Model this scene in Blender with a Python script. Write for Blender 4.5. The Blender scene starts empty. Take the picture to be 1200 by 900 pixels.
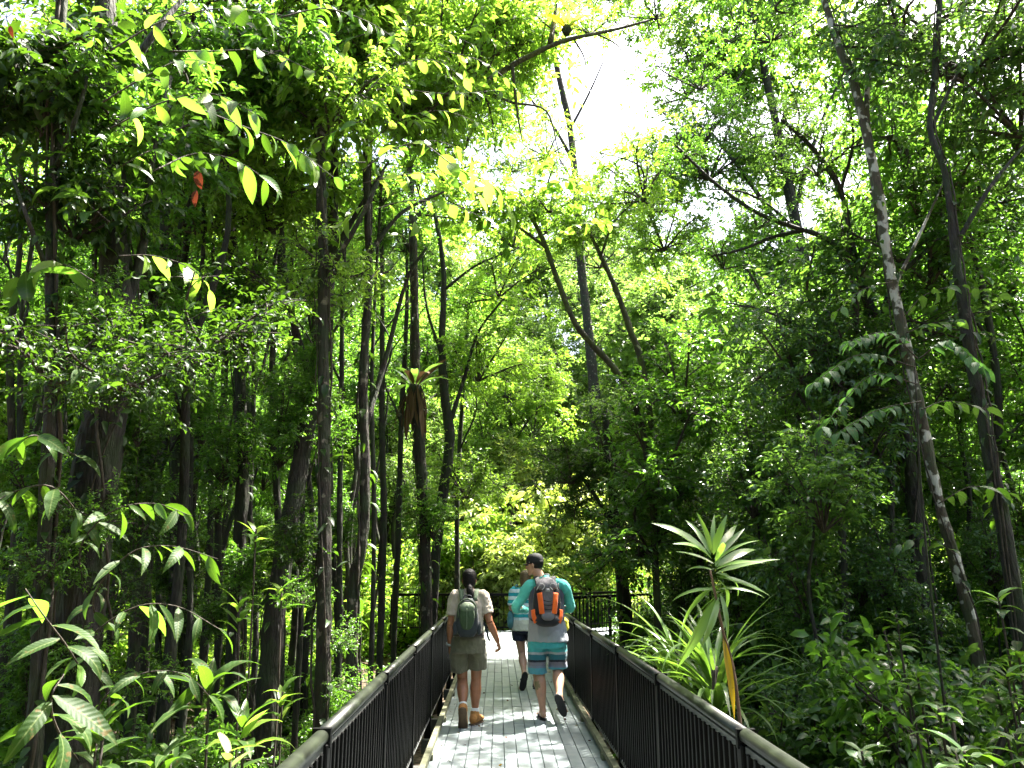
import bpy, bmesh, math, random
import numpy as np
from mathutils import Vector, Matrix, Euler, Quaternion

R = math.radians
scene = bpy.context.scene
col = scene.collection

# ------------------------------------------------------------------ camera
F = 900.0 / 1200.0                       # focal length over picture width
CAM_H = 1.65
PITCH, YAW = R(13.4), R(-1.0)
cam_d = bpy.data.cameras.new('camera')
cam_d.sensor_width = 36.0
cam_d.lens = 36.0 * F
cam_d.clip_start = 0.05
cam_d.clip_end = 2000
cam = bpy.data.objects.new('camera', cam_d)
col.objects.link(cam)
cam.location = (0, 0, CAM_H)
cam.rotation_euler = (R(90) + PITCH, 0, YAW)
scene.camera = cam

# ------------------------------------------------------------------ light
SUN_EL, SUN_AZ = R(63), R(48)           # azimuth from +Y (ahead), positive to the right
world = bpy.data.worlds.new('World')
scene.world = world
world.use_nodes = True
wn = world.node_tree.nodes
sky = wn.new('ShaderNodeTexSky')
sky.sky_type = 'NISHITA'
sky.sun_disc = False
sky.sun_elevation = SUN_EL
sky.sun_rotation = SUN_AZ
sky.air_density = 1.0
sky.dust_density = 6.0
sky.ozone_density = 0.6
bg = wn['Background']
bg.inputs['Strength'].default_value = 0.085
world.node_tree.links.new(sky.outputs[0], bg.inputs['Color'])

sd = bpy.data.lights.new('sun', 'SUN')
sd.energy = 5.0
sd.angle = R(0.5)
sd.color = (1.0, 0.95, 0.86)
sun = bpy.data.objects.new('sun', sd)
col.objects.link(sun)
sv = Vector((math.sin(SUN_AZ) * math.cos(SUN_EL), math.cos(SUN_AZ) * math.cos(SUN_EL), math.sin(SUN_EL)))
sun.rotation_euler = sv.to_track_quat('Z', 'Y').to_euler()

vs = scene.view_settings
vs.view_transform = 'Standard'
vs.look = 'None'
vs.exposure = 3.1
vs.gamma = 1.0
cy = scene.cycles
cy.max_bounces = 7
cy.diffuse_bounces = 4
cy.glossy_bounces = 2
cy.transmission_bounces = 4
cy.transparent_max_bounces = 4
cy.sample_clamp_indirect = 6.0
cy.use_denoising = True

GROUND_Z = -0.75

# ------------------------------------------------------------------ helpers
def P(px, py, Y):
    """point on the vertical plane at distance Y ahead that the photograph shows at pixel px, py (1200 x 900)"""
    d = Vector(((px - 600) / 900.0, -(py - 450) / 900.0, -1.0))
    d = cam.rotation_euler.to_matrix() @ d
    return Vector((0, 0, CAM_H)) + d * (Y / d.y)

def pick(o, **kw):
    for k, v in kw.items():
        if v is not None:
            o[k] = v
    return o

def thing(name, label, cat, loc=(0, 0, 0), group=None, rz=0.0):
    o = bpy.data.objects.new(name, None)
    o.empty_display_size = 0.2
    col.objects.link(o)
    o.location = loc
    o.rotation_euler = (0, 0, rz)
    pick(o, label=label, category=cat, group=group)
    return o

def link(name, me, parent=None, mat=None, loc=None, rot=None, scale=None):
    o = bpy.data.objects.new(name, me)
    col.objects.link(o)
    if parent is not None:
        o.parent = parent
    if loc is not None:
        o.location = loc
    if rot is not None:
        o.rotation_euler = rot
    if scale is not None:
        o.scale = scale if hasattr(scale, '__len__') else (scale,) * 3
    if mat is not None:
        if len(me.materials) == 0:
            me.materials.append(mat)
        elif me.materials[0] != mat:
            o.material_slots[0].link = 'OBJECT'
            o.material_slots[0].material = mat
    return o

class MB:
    """collects polygons in numpy arrays and makes one mesh of them"""
    def __init__(s):
        s.v, s.f, s.t, s.n = [], {3: [], 4: []}, [], 0
        s.big = []
    def add(s, v, tris=None, quads=None, tone=0.5):
        v = np.asarray(v, dtype=np.float32).reshape(-1, 3)
        if tris is not None and len(tris):
            s.f[3].append(np.asarray(tris, dtype=np.int64) + s.n)
        if quads is not None and len(quads):
            s.f[4].append(np.asarray(quads, dtype=np.int64) + s.n)
        t = np.empty(len(v), dtype=np.float32)
        t[:] = tone
        s.t.append(t)
        s.v.append(v)
        s.n += len(v)
    def mesh(s, name, mat=None, smooth=True, tone=True):
        me = bpy.data.meshes.new(name)
        v = np.concatenate(s.v)
        me.vertices.add(len(v))
        me.vertices.foreach_set('co', v.ravel())
        tr = np.concatenate(s.f[3]) if s.f[3] else np.zeros((0, 3), np.int64)
        qd = np.concatenate(s.f[4]) if s.f[4] else np.zeros((0, 4), np.int64)
        nl = tr.size + qd.size
        me.loops.add(nl)
        me.loops.foreach_set('vertex_index', np.concatenate([tr.ravel(), qd.ravel()]).astype(np.int32))
        nf = len(tr) + len(qd)
        me.polygons.add(nf)
        st = np.concatenate([np.arange(len(tr)) * 3, tr.size + np.arange(len(qd)) * 4]).astype(np.int32)
        me.polygons.foreach_set('loop_start', st)
        me.polygons.foreach_set('use_smooth', np.full(nf, smooth, dtype=bool))
        if tone:
            a = me.attributes.new('tone', 'FLOAT', 'POINT')
            a.data.foreach_set('value', np.concatenate(s.t))
        me.update(calc_edges=True)
        if mat is not None:
            me.materials.append(mat)
        return me
    # ---- shapes
    def box(s, c, size, rot=None, tone=0.5):
        x, y, z = [q / 2 for q in size]
        v = np.array([(-x, -y, -z), (x, -y, -z), (x, y, -z), (-x, y, -z), (-x, -y, z), (x, -y, z), (x, y, z), (-x, y, z)], np.float32)
        if rot is not None:
            v = v @ np.array(rot.to_matrix()).T.astype(np.float32)
        s.add(v + np.array(c, np.float32), quads=[(0, 3, 2, 1), (4, 5, 6, 7), (0, 1, 5, 4), (1, 2, 6, 5), (2, 3, 7, 6), (3, 0, 4, 7)], tone=tone)
    def tube(s, pts, rad, sides=6, cap=True, tone=0.5, bump=0.0, rng=None, flat=None):
        pts = np.asarray([tuple(p) for p in pts], dtype=np.float64)
        rad = np.broadcast_to(np.asarray(rad, dtype=np.float64), (len(pts),)).copy()
        n = len(pts)
        tan = np.gradient(pts, axis=0)
        tan /= np.linalg.norm(tan, axis=1)[:, None] + 1e-12
        ref = np.array([0, 0, 1.0]) if abs(tan[0][2]) < 0.8 else np.array([1.0, 0, 0])
        u = np.cross(tan[0], ref)
        u /= np.linalg.norm(u)
        ang = np.arange(sides) * 2 * math.pi / sides
        V = []
        for i in range(n):
            u = u - tan[i] * np.dot(u, tan[i])
            u /= np.linalg.norm(u) + 1e-12
            w = np.cross(tan[i], u)
            rr = rad[i]
            if bump and rng is not None:
                rr = rr * (1 + bump * rng.normal(size=sides))[:, None]
            V.append(pts[i] + (np.cos(ang)[:, None] * u + np.sin(ang)[:, None] * w * (flat or 1.0)) * rr)
        V = np.concatenate(V)
        q = []
        for i in range(n - 1):
            for k in range(sides):
                a, b = i * sides + k, i * sides + (k + 1) % sides
                q.append((a, b, b + sides, a + sides))
        t = []
        if cap:
            c0, c1 = len(V), len(V) + 1
            V = np.concatenate([V, pts[:1], pts[-1:]])
            for k in range(sides):
                t.append((c0, (k + 1) % sides, k))
                t.append((c1, (n - 1) * sides + k, (n - 1) * sides + (k + 1) % sides))
        s.add(V, tris=t, quads=q, tone=tone)

def smooth_path(pts, per=5):
    """Catmull-Rom through the points"""
    p = [np.array(tuple(q), dtype=float) for q in pts]
    if len(p) < 3:
        return [p[0] + (p[-1] - p[0]) * i / per for i in range(per + 1)]
    p = [2 * p[0] - p[1]] + p + [2 * p[-1] - p[-2]]
    out = []
    for i in range(1, len(p) - 2):
        for k in range(per):
            t = k / per
            out.append(0.5 * ((2 * p[i]) + (-p[i - 1] + p[i + 1]) * t + (2 * p[i - 1] - 5 * p[i] + 4 * p[i + 1] - p[i + 2]) * t * t + (-p[i - 1] + 3 * p[i] - 3 * p[i + 1] + p[i + 2]) * t ** 3))
    out.append(p[-2])
    return out

# leaf outlines: (along, across, lift) with faces
LEAF2 = (np.array([(0, 0, 0), (.45, -.5, .12), (1, 0, -.1), (.45, .5, .12)], np.float32), [(0, 1, 2), (0, 2, 3)], [])
LEAF6 = (np.array([(0, 0, 0), (.3, -.42, .10), (.3, 0, .04), (.3, .42, .10), (.68, -.36, .04), (.68, 0, -.03), (.68, .36, .04), (1, 0, -.2)], np.float32),
         [(0, 1, 2), (0, 2, 3), (4, 7, 5), (5, 7, 6)], [(1, 4, 5, 2), (2, 5, 6, 3)])

def add_leaves(mb, pos, axis, up, L, W, tone, tmpl=LEAF2):
    tv, tt, tq = tmpl
    N = len(pos)
    axis = axis / (np.linalg.norm(axis, axis=1)[:, None] + 1e-9)
    side = np.cross(axis, up)
    side /= np.linalg.norm(side, axis=1)[:, None] + 1e-9
    nrm = np.cross(side, axis)
    V = (pos[:, None, :] + axis[:, None, :] * (tv[None, :, 0:1] * L[:, None, None])
         + side[:, None, :] * (tv[None, :, 1:2] * W[:, None, None])
         + nrm[:, None, :] * (tv[None, :, 2:3] * L[:, None, None]))
    k = len(tv)
    off = (np.arange(N) * k)[:, None, None]
    tri = (np.array(tt)[None] + off).reshape(-1, 3)
    qd = (np.array(tq)[None] + off).reshape(-1, 4) if len(tq) else None
    mb.add(V.reshape(-1, 3), tris=tri, quads=qd, tone=np.repeat(tone, k))

# ------------------------------------------------------------------ materials
def new_mat(name):
    m = bpy.data.materials.new(name)
    m.use_nodes = True
    nt = m.node_tree
    return m, nt, nt.nodes, nt.links, nt.nodes['Principled BSDF']

def ramp(nodes, stops):
    r = nodes.new('ShaderNodeValToRGB')
    els = r.color_ramp.elements
    while len(els) < len(stops):
        els.new(0.5)
    for e, (p, c) in zip(els, stops):
        e.position = p
        e.color = (*c, 1)
    return r

LEAF_ARGS = {}
def leaf_mat(name, dark, light, trans, rough=0.38, fac=0.42, spec=0.5, yellow=None, vein=False):
    m, nt, n, l, b = new_mat(name)
    LEAF_ARGS[m.name] = (name, dark, light, trans, rough, fac, spec, yellow)
    at = n.new('ShaderNodeAttribute'); at.attribute_name = 'tone'
    oi = n.new('ShaderNodeObjectInfo')
    ad = n.new('ShaderNodeMath'); ad.operation = 'MULTIPLY_ADD'
    ad.inputs[1].default_value = 0.35; ad.inputs[2].default_value = -0.17
    l.new(oi.outputs['Random'], ad.inputs[0])
    sm = n.new('ShaderNodeMath'); sm.operation = 'ADD'
    l.new(at.outputs['Fac'], sm.inputs[0]); l.new(ad.outputs[0], sm.inputs[1])
    stops = [(0.0, dark), (0.85, light)]
    stops.append((0.985, yellow or light))
    r = ramp(n, stops)
    l.new(sm.outputs[0], r.inputs[0])
    out = r.outputs[0]
    if vein:                              # side veins, pale midrib and brown blotches on leaves large enough to show them
        tc = n.new('ShaderNodeTexCoord')
        sx = n.new('ShaderNodeSeparateXYZ'); l.new(tc.outputs['Object'], sx.inputs[0])
        ab = n.new('ShaderNodeMath'); ab.operation = 'ABSOLUTE'; l.new(sx.outputs[1], ab.inputs[0])
        md = n.new('ShaderNodeMapRange'); md.inputs[1].default_value = .006; md.inputs[2].default_value = .014; md.inputs[3].default_value = .55; md.inputs[4].default_value = 0
        l.new(ab.outputs[0], md.inputs[0])
        mx = n.new('ShaderNodeMix'); mx.data_type = 'RGBA'
        l.new(md.outputs[0], mx.inputs[0]); l.new(out, mx.inputs[6]); mx.inputs[7].default_value = (.16, .20, .07, 1)
        ad2 = n.new('ShaderNodeVectorMath'); ad2.operation = 'ADD'
        cx = n.new('ShaderNodeCombineXYZ')
        k1 = n.new('ShaderNodeMath'); k1.operation = 'MULTIPLY'; k1.inputs[1].default_value = 37; l.new(oi.outputs['Random'], k1.inputs[0]); l.new(k1.outputs[0], cx.inputs[2])
        l.new(tc.outputs['Object'], ad2.inputs[0]); l.new(cx.outputs[0], ad2.inputs[1])
        nb = n.new('ShaderNodeTexNoise'); nb.inputs['Scale'].default_value = 7; nb.inputs['Detail'].default_value = 5; l.new(ad2.outputs[0], nb.inputs[0])
        sp_ = n.new('ShaderNodeMapRange'); sp_.inputs[1].default_value = .63; sp_.inputs[2].default_value = .67; sp_.inputs[4].default_value = .85
        l.new(nb.outputs[0], sp_.inputs[0])
        m2 = n.new('ShaderNodeMix'); m2.data_type = 'RGBA'
        l.new(sp_.outputs[0], m2.inputs[0]); l.new(mx.outputs[2], m2.inputs[6]); m2.inputs[7].default_value = (.09, .06, .02, 1)
        out = m2.outputs[2]
        w1 = n.new('ShaderNodeMath'); w1.operation = 'MULTIPLY_ADD'; w1.inputs[1].default_value = -.9; l.new(ab.outputs[0], w1.inputs[0]); l.new(sx.outputs[0], w1.inputs[2])
        w2 = n.new('ShaderNodeMath'); w2.operation = 'MULTIPLY'; w2.inputs[1].default_value = 85; l.new(w1.outputs[0], w2.inputs[0])
        w3 = n.new('ShaderNodeMath'); w3.operation = 'SINE'; l.new(w2.outputs[0], w3.inputs[0])
        w4 = n.new('ShaderNodeMath'); w4.operation = 'MULTIPLY_ADD'; w4.inputs[1].default_value = 3.0; l.new(nb.outputs[0], w4.inputs[0]); l.new(w3.outputs[0], w4.inputs[2])
        bv = n.new('ShaderNodeBump'); bv.inputs['Strength'].default_value = .13; bv.inputs['Distance'].default_value = .004
        l.new(w4.outputs[0], bv.inputs['Height']); l.new(bv.outputs[0], b.inputs['Normal'])
    l.new(out, b.inputs['Base Color'])
    b.inputs['Roughness'].default_value = rough
    b.inputs['Specular IOR Level'].default_value = spec
    tr = n.new('ShaderNodeBsdfTranslucent')
    r2 = ramp(n, [(0.0, tuple(c * 0.6 for c in trans)), (1.0, tuple(c * 1.25 for c in trans))])
    l.new(sm.outputs[0], r2.inputs[0])
    l.new(r2.outputs[0], tr.inputs['Color'])
    mx = n.new('ShaderNodeMixShader'); mx.inputs[0].default_value = fac
    l.new(b.outputs[0], mx.inputs[1]); l.new(tr.outputs[0], mx.inputs[2])
    l.new(mx.outputs[0], n['Material Output'].inputs['Surface'])
    return m

def bark_mat(name, a, bcol, blotch=None, amount=0.6, scale=6.0, moss=None):
    m, nt, n, l, b = new_mat(name)
    tc = n.new('ShaderNodeTexCoord')
    mp = n.new('ShaderNodeMapping'); mp.inputs['Scale'].default_value = (1, 1, 0.22)
    l.new(tc.outputs['Object'], mp.inputs[0])
    nz = n.new('ShaderNodeTexNoise'); nz.inputs['Scale'].default_value = scale * 4; nz.inputs['Detail'].default_value = 5
    l.new(mp.outputs[0], nz.inputs[0])
    r = ramp(n, [(0.3, a), (0.72, bcol)])
    l.new(nz.outputs[0], r.inputs[0])
    out = r.outputs[0]
    def over(colr, lo, hi, sc, src):
        q = n.new('ShaderNodeTexNoise'); q.inputs['Scale'].default_value = sc; q.inputs['Detail'].default_value = 3
        l.new(tc.outputs['Object'], q.inputs[0])
        rr = n.new('ShaderNodeMapRange'); rr.inputs[1].default_value = lo; rr.inputs[2].default_value = hi
        l.new(q.outputs[0], rr.inputs[0])
        mx = n.new('ShaderNodeMix'); mx.data_type = 'RGBA'
        l.new(rr.outputs[0], mx.inputs[0]); l.new(src, mx.inputs[6]); mx.inputs[7].default_value = (*colr, 1)
        return mx.outputs[2]
    if moss:
        out = over(moss, 0.42, 0.6, 4.0, out)
    if blotch:
        out = over(blotch, amount, amount + 0.05, scale, out)
    l.new(out, b.inputs['Base Color'])
    b.inputs['Roughness'].default_value = 0.85
    bp = n.new('ShaderNodeBump'); bp.inputs['Strength'].default_value = 0.9; bp.inputs['Distance'].default_value = 0.06
    l.new(nz.outputs[0], bp.inputs['Height'])
    l.new(bp.outputs[0], b.inputs['Normal'])
    return m

def plain_mat(name, c, rough=0.6, metal=0.0, spec=0.5, vary=0.25, scale=25.0, bump=0.0):
    m, nt, n, l, b = new_mat(name)
    tc = n.new('ShaderNodeTexCoord')
    nz = n.new('ShaderNodeTexNoise'); nz.inputs['Scale'].default_value = scale; nz.inputs['Detail'].default_value = 4
    l.new(tc.outputs['Object'], nz.inputs[0])
    r = ramp(n, [(0.3, tuple(x * (1 - vary) for x in c)), (0.7, tuple(min(1, x * (1 + vary)) for x in c))])
    l.new(nz.outputs[0], r.inputs[0])
    l.new(r.outputs[0], b.inputs['Base Color'])
    b.inputs['Roughness'].default_value = rough
    b.inputs['Metallic'].default_value = metal
    b.inputs['Specular IOR Level'].default_value = spec
    if bump:
        bp = n.new('ShaderNodeBump'); bp.inputs['Strength'].default_value = bump; bp.inputs['Distance'].default_value = 0.01
        l.new(nz.outputs[0], bp.inputs['Height']); l.new(bp.outputs[0], b.inputs['Normal'])
    return m

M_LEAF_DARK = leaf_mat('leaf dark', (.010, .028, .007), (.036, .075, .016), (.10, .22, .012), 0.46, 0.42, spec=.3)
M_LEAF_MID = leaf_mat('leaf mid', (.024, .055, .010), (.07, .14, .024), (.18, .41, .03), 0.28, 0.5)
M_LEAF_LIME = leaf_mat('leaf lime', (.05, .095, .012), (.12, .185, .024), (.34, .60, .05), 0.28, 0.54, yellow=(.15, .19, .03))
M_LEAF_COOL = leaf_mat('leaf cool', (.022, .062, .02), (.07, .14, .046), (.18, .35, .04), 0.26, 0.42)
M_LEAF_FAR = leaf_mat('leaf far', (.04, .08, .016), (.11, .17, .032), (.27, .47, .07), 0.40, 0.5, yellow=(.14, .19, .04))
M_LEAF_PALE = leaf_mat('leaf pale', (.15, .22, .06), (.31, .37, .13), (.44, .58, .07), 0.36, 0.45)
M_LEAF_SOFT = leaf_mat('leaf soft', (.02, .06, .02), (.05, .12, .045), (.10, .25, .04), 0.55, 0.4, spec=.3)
M_LEAF_STRAP = leaf_mat('leaf strap', (.06, .13, .03), (.15, .24, .07), (.2, .38, .035), 0.28, 0.42, spec=0.6)
M_LEAF_GOLD = leaf_mat('leaf gold', (.30, .19, .012), (.42, .28, .02), (.5, .34, .012), 0.4, 0.4)
M_LEAF_RED = leaf_mat('leaf red', (.06, .016, .008), (.10, .025, .012), (.10, .02, .008), 0.5, 0.4)
M_LEAF_DEAD = leaf_mat('leaf dead', (.05, .03, .015), (.13, .08, .04), (.08, .05, .02), 0.8, 0.15, spec=0.2)
M_BARK_DARK = bark_mat('bark dark', (.006, .005, .004), (.028, .021, .015), (.10, .085, .06), 0.66, 7, moss=(.018, .026, .008))
M_BARK_MID = bark_mat('bark mid', (.007, .005, .004), (.042, .027, .019), (.15, .13, .10), 0.61, 9, moss=(.022, .03, .011))
M_BARK_PALE = bark_mat('bark pale', (.03, .022, .015), (.10, .075, .05), (.42, .40, .35), 0.53, 6, moss=(.05, .055, .025))
M_BARK_MOSS = bark_mat('bark mossy', (.02, .018, .01), (.06, .05, .03), (.2, .2, .12), 0.64, 6, moss=(.06, .07, .02))
M_TWIG = bark_mat('twig', (.02, .015, .01), (.06, .045, .03), None)

# ------------------------------------------------------------------ crown library (meshes that trees share)
def crown_mesh(seed, rad, K, sub, per, nleaf, ll, lw, spray=0.42, droop=0.25, lift=0.15, base_at=-0.75, tmpl=LEAF2, fill=(0.3, 1.0), bush=False):
    rng = np.random.default_rng(seed)
    rad = np.array(rad)
    mb, tw = MB(), MB()
    base = np.array([0, 0, base_at * rad[2]])
    sb, sdir, slen = [], [], []
    for k in range(K):
        th = 2 * math.pi * (k + rng.uniform(-.4, .4)) / K
        zz = rng.uniform(-0.75, 1.0)
        hr = math.sqrt(max(0.05, 1 - zz * zz)) * rng.uniform(.55, .95)
        end = np.array([math.cos(th) * hr, math.sin(th) * hr, zz * rng.uniform(.6, .95)]) * rad
        mid = base * 0.45 + end * 0.55 + rng.normal(size=3) * rad * 0.10 + np.array([0, 0, .12 * rad[2]])
        path = smooth_path([base, mid, end], 5)
        r0 = 0.016 * rad.mean() + 0.004
        tw.tube(path, np.linspace(r0, r0 * .35, len(path)), 5, cap=False)
        pa = np.array(path)
        for j in range(sub):
            t = rng.uniform(*fill)
            p = pa[min(len(pa) - 1, int(t * (len(pa) - 1)))]
            d = rng.normal(size=3) + (p / rad) * 0.9
            d[2] *= 0.85
            d /= np.linalg.norm(d)
            ln = rng.uniform(.22, .5) * rad.mean()
            e = p + d * ln
            q = np.linalg.norm(e / rad)
            if q > 1.08:
                e = e / q * 1.08
            sp = smooth_path([p, (p + e) / 2 + np.array([0, 0, .06 * ln]), e], 3)
            tw.tube(sp, np.linspace(r0 * .4, r0 * .15, len(sp)), 3, cap=False)
            for i in range(per):
                u = rng.uniform(.15, 1.0)
                b0 = p + (e - p) * u
                dd = d * 0.8 + rng.normal(size=3) * 0.75
                dd[2] = dd[2] * 0.8 + lift
                sb.append(b0); sdir.append(dd / np.linalg.norm(dd)); slen.append(spray * rng.uniform(.6, 1.25))
    sb, sdir, slen = np.array(sb), np.array(sdir), np.array(slen)
    S = len(sb)
    # twigs of the sprays
    sag = np.zeros((S, 3)); sag[:, 2] = -droop * slen * .5
    e = sb + sdir * slen[:, None] + sag
    side = np.cross(sdir, np.array([0, 0, 1.0])); side /= np.linalg.norm(side, axis=1)[:, None] + 1e-9
    w = 0.0035
    V = np.stack([sb + side * w, sb - side * w, e], 1)
    tw.add(V.reshape(-1, 3), tris=np.arange(S * 3).reshape(-1, 3))
    # leaves alternate along the spray
    t = np.tile(np.linspace(.12, 1.0, nleaf), (S, 1)) + rng.uniform(-.03, .03, (S, nleaf))
    sgn = np.where(np.arange(nleaf) % 2 == 0, 1.0, -1.0)[None, :] * np.ones((S, 1))
    pos = sb[:, None] + sdir[:, None] * (t * slen[:, None])[..., None] + sag[:, None] * (t ** 2)[..., None]
    ax = sdir[:, None] * rng.uniform(.3, .9, (S, nleaf, 1)) + side[:, None] * (sgn * rng.uniform(.5, 1.0, (S, nleaf)))[..., None] + rng.normal(size=(S, nleaf, 3)) * .38
    ax[..., 2] -= droop * rng.uniform(.3, 1.6, (S, nleaf))
    up = rng.normal(size=(S, nleaf, 3)) * .62
    up[..., 2] += 1
    N = S * nleaf
    L = ll * rng.uniform(.65, 1.25, N) * np.repeat(rng.choice([.7, .9, 1.0, 1.2, 1.45], S), nleaf)
    W = lw / ll * L * rng.uniform(.8, 1.25, N)
    tone = np.clip(np.repeat(rng.normal(.42, .15, S), nleaf) + rng.normal(0, .14, N), 0.02, 1.0)
    add_leaves(mb, pos.reshape(-1, 3), ax.reshape(-1, 3), up.reshape(-1, 3), L, W, tone, tmpl)
    return mb.mesh('crown_mesh'), tw.mesh('branch_mesh', M_TWIG, tone=False)

LIB = {
    'fine':   [crown_mesh(11 + i, (1.9, 1.9, 1.6), 12, 8, 5, 9, .115, .052, .42, base_at=-.4, tmpl=LEAF6) for i in range(3)],
    'broad':  [crown_mesh(21 + i, (1.8, 1.8, 1.3), 9, 7, 4, 8, .2, .085, .52, droop=.45, tmpl=LEAF6, base_at=-.4) for i in range(3)],
    'column': [crown_mesh(31 + i, (.95, .95, 1.9), 12, 7, 4, 9, .125, .056, .42, base_at=-.6, tmpl=LEAF6) for i in range(2)],
    'bush':   [crown_mesh(41 + i, (1.3, 1.3, 1.0), 13, 8, 5, 9, .105, .05, .38, base_at=-1.0, bush=True, tmpl=LEAF6) for i in range(4)],
    'bigbush': [crown_mesh(51 + i, (1.1, 1.1, .9), 9, 6, 4, 7, .2, .085, .45, droop=.4, base_at=-1.0, bush=True, tmpl=LEAF6) for i in range(2)],
    'sparse': [crown_mesh(61 + i, (1.9, 1.9, 1.2), 9, 6, 4, 8, .12, .054, .48, base_at=-.4, tmpl=LEAF6) for i in range(3)],
    'mid':    [crown_mesh(91 + i, (2.6, 2.6, 2.3), 13, 9, 6, 9, .165, .075, .55, base_at=-.3, tmpl=LEAF6) for i in range(3)],
    'far':    [crown_mesh(71 + i, (3.4, 3.4, 2.9), 13, 9, 6, 8, .26, .12, .85, base_at=-.3) for i in range(3)],
    'pale':   [crown_mesh(81 + i, (1.5, 1.5, 1.4), 13, 8, 5, 9, .15, .064, .42, droop=.6, bush=True, tmpl=LEAF6) for i in range(2)],
}
RND = random.Random(5)

def crown(parent, kind, loc, scale, mat, rz=None, tilt=0.25):
    leaf_me, tw_me = RND.choice(LIB[kind])
    rot = (RND.uniform(-tilt, tilt), RND.uniform(-tilt, tilt), RND.uniform(0, 6.28) if rz is None else rz)
    sc = scale if hasattr(scale, '__len__') else (scale * RND.uniform(.92, 1.1), scale * RND.uniform(.92, 1.1), scale * RND.uniform(.9, 1.1))
    c = link('crown', leaf_me, parent, mat, loc, rot, sc)
    b = link('branch', tw_me, parent, M_TWIG, loc, rot, sc)
    return c

def copy_tree(o, parent=None):
    c = o.copy()
    col.objects.link(c)
    if parent is not None:
        c.parent = parent
    for ch in list(o.children):
        copy_tree(ch, c)
    return c

# ------------------------------------------------------------------ the ground
def ground_height(x, y):
    r = np.sin(x * .7 + 1.3) * np.cos(y * .6) * .10 + np.sin(x * .23 + y * .31) * .16
    far = np.clip((y - 26) / 30, 0, 1)
    bank = np.clip((np.abs(x) - 3) / 12, 0, 1)
    return GROUND_Z + r * np.clip((np.abs(x - .15) - 1.0) / 2, 0.15, 1) + far * .3 + bank * .25

def build_ground():
    g = np.concatenate([-np.geomspace(900, 41, 14), np.linspace(-40, 40, 161), np.geomspace(41, 900, 14)])
    gy = np.concatenate([-np.geomspace(900, 11, 10), np.linspace(-10, 70, 161), np.geomspace(71, 1200, 14)])
    X, Y = np.meshgrid(g, gy)
    Z = ground_height(X, Y)
    V = np.stack([X, Y, Z], -1).reshape(-1, 3)
    nx, ny = len(g), len(gy)
    i = np.arange(ny - 1)[:, None] * nx + np.arange(nx - 1)[None, :]
    q = np.stack([i, i + 1, i + 1 + nx, i + nx], -1).reshape(-1, 4)
    mb = MB(); mb.add(V, quads=q)
    m, nt, n, l, b = new_mat('forest floor')
    tc = n.new('ShaderNodeTexCoord')
    vo = n.new('ShaderNodeTexVoronoi'); vo.inputs['Scale'].default_value = 11
    l.new(tc.outputs['Object'], vo.inputs[0])
    r = ramp(n, [(0.0, (.028, .02, .012)), (.4, (.09, .06, .035)), (.75, (.14, .095, .055)), (1.0, (.05, .055, .02))])
    l.new(vo.outputs['Color'], r.inputs[0])
    nz = n.new('ShaderNodeTexNoise'); nz.inputs['Scale'].default_value = .8; nz.inputs['Detail'].default_value = 6
    l.new(tc.outputs['Object'], nz.inputs[0])
    mx = n.new('ShaderNodeMix'); mx.data_type = 'RGBA'; mx.blend_type = 'MULTIPLY'; mx.inputs[0].default_value = .8
    r2 = ramp(n, [(.3, (.35, .35, .3)), (.7, (1, 1, 1))])
    l.new(nz.outputs[0], r2.inputs[0])
    l.new(r.outputs[0], mx.inputs[6]); l.new(r2.outputs[0], mx.inputs[7])
    l.new(mx.outputs[2], b.inputs['Base Color'])
    b.inputs['Roughness'].default_value = .9
    bp = n.new('ShaderNodeBump'); bp.inputs['Strength'].default_value = .8; bp.inputs['Distance'].default_value = .03
    l.new(vo.outputs['Distance'], bp.inputs['Height']); l.new(bp.outputs[0], b.inputs['Normal'])
    o = link('ground', mb.mesh('ground', m))
    o['kind'] = 'structure'
    # fallen leaves lying on it
    rng = np.random.default_rng(3)
    N = 16000
    x = rng.uniform(-14, 14, N); y = 1 + 30 * rng.uniform(0, 1, N) ** 1.4
    pos = np.stack([x, y, ground_height(x, y) + .025], -1)
    ax = rng.normal(size=(N, 3)); ax[:, 2] *= .2
    up = rng.normal(size=(N, 3)) * .35; up[:, 2] += 1
    mb = MB()
    add_leaves(mb, pos, ax, up, rng.uniform(.07, .16, N), rng.uniform(.03, .07, N), rng.uniform(0, 1, N))
    o = link('leaf_litter', mb.mesh('leaf_litter', M_LEAF_DEAD)); o['kind'] = 'stuff'
    pick(o, label='brown fallen leaves covering the forest floor', category='leaf litter')
    # low green seedlings
    N = 9500
    x = rng.uniform(-16, 16, N); y = 1.5 + 34 * rng.uniform(0, 1, N) ** 1.3
    keep = np.abs(x - .15) > 1.35
    x, y = x[keep], y[keep]
    N = len(x); k = 7
    pos = np.repeat(np.stack([x, y, ground_height(x, y) + rng.uniform(.02, .32, N)], -1), k, 0)
    ax = rng.normal(size=(N * k, 3)); ax[:, 2] = rng.uniform(-.1, .7, N * k)
    up = rng.normal(size=(N * k, 3)) * .2; up[:, 2] += 1
    sz = np.repeat(rng.uniform(.6, 1.5, N), k)
    mb = MB()
    add_leaves(mb, pos, ax, up, .13 * sz * rng.uniform(.6, 1.2, N * k), .05 * sz, np.clip(rng.normal(.45, .2, N * k), 0, 1))
    o = link('ground_cover', mb.mesh('ground_cover', M_LEAF_MID)); o['kind'] = 'stuff'
    pick(o, label='green seedlings and creepers carpeting the forest floor', category='ground cover')
build_ground()

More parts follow.
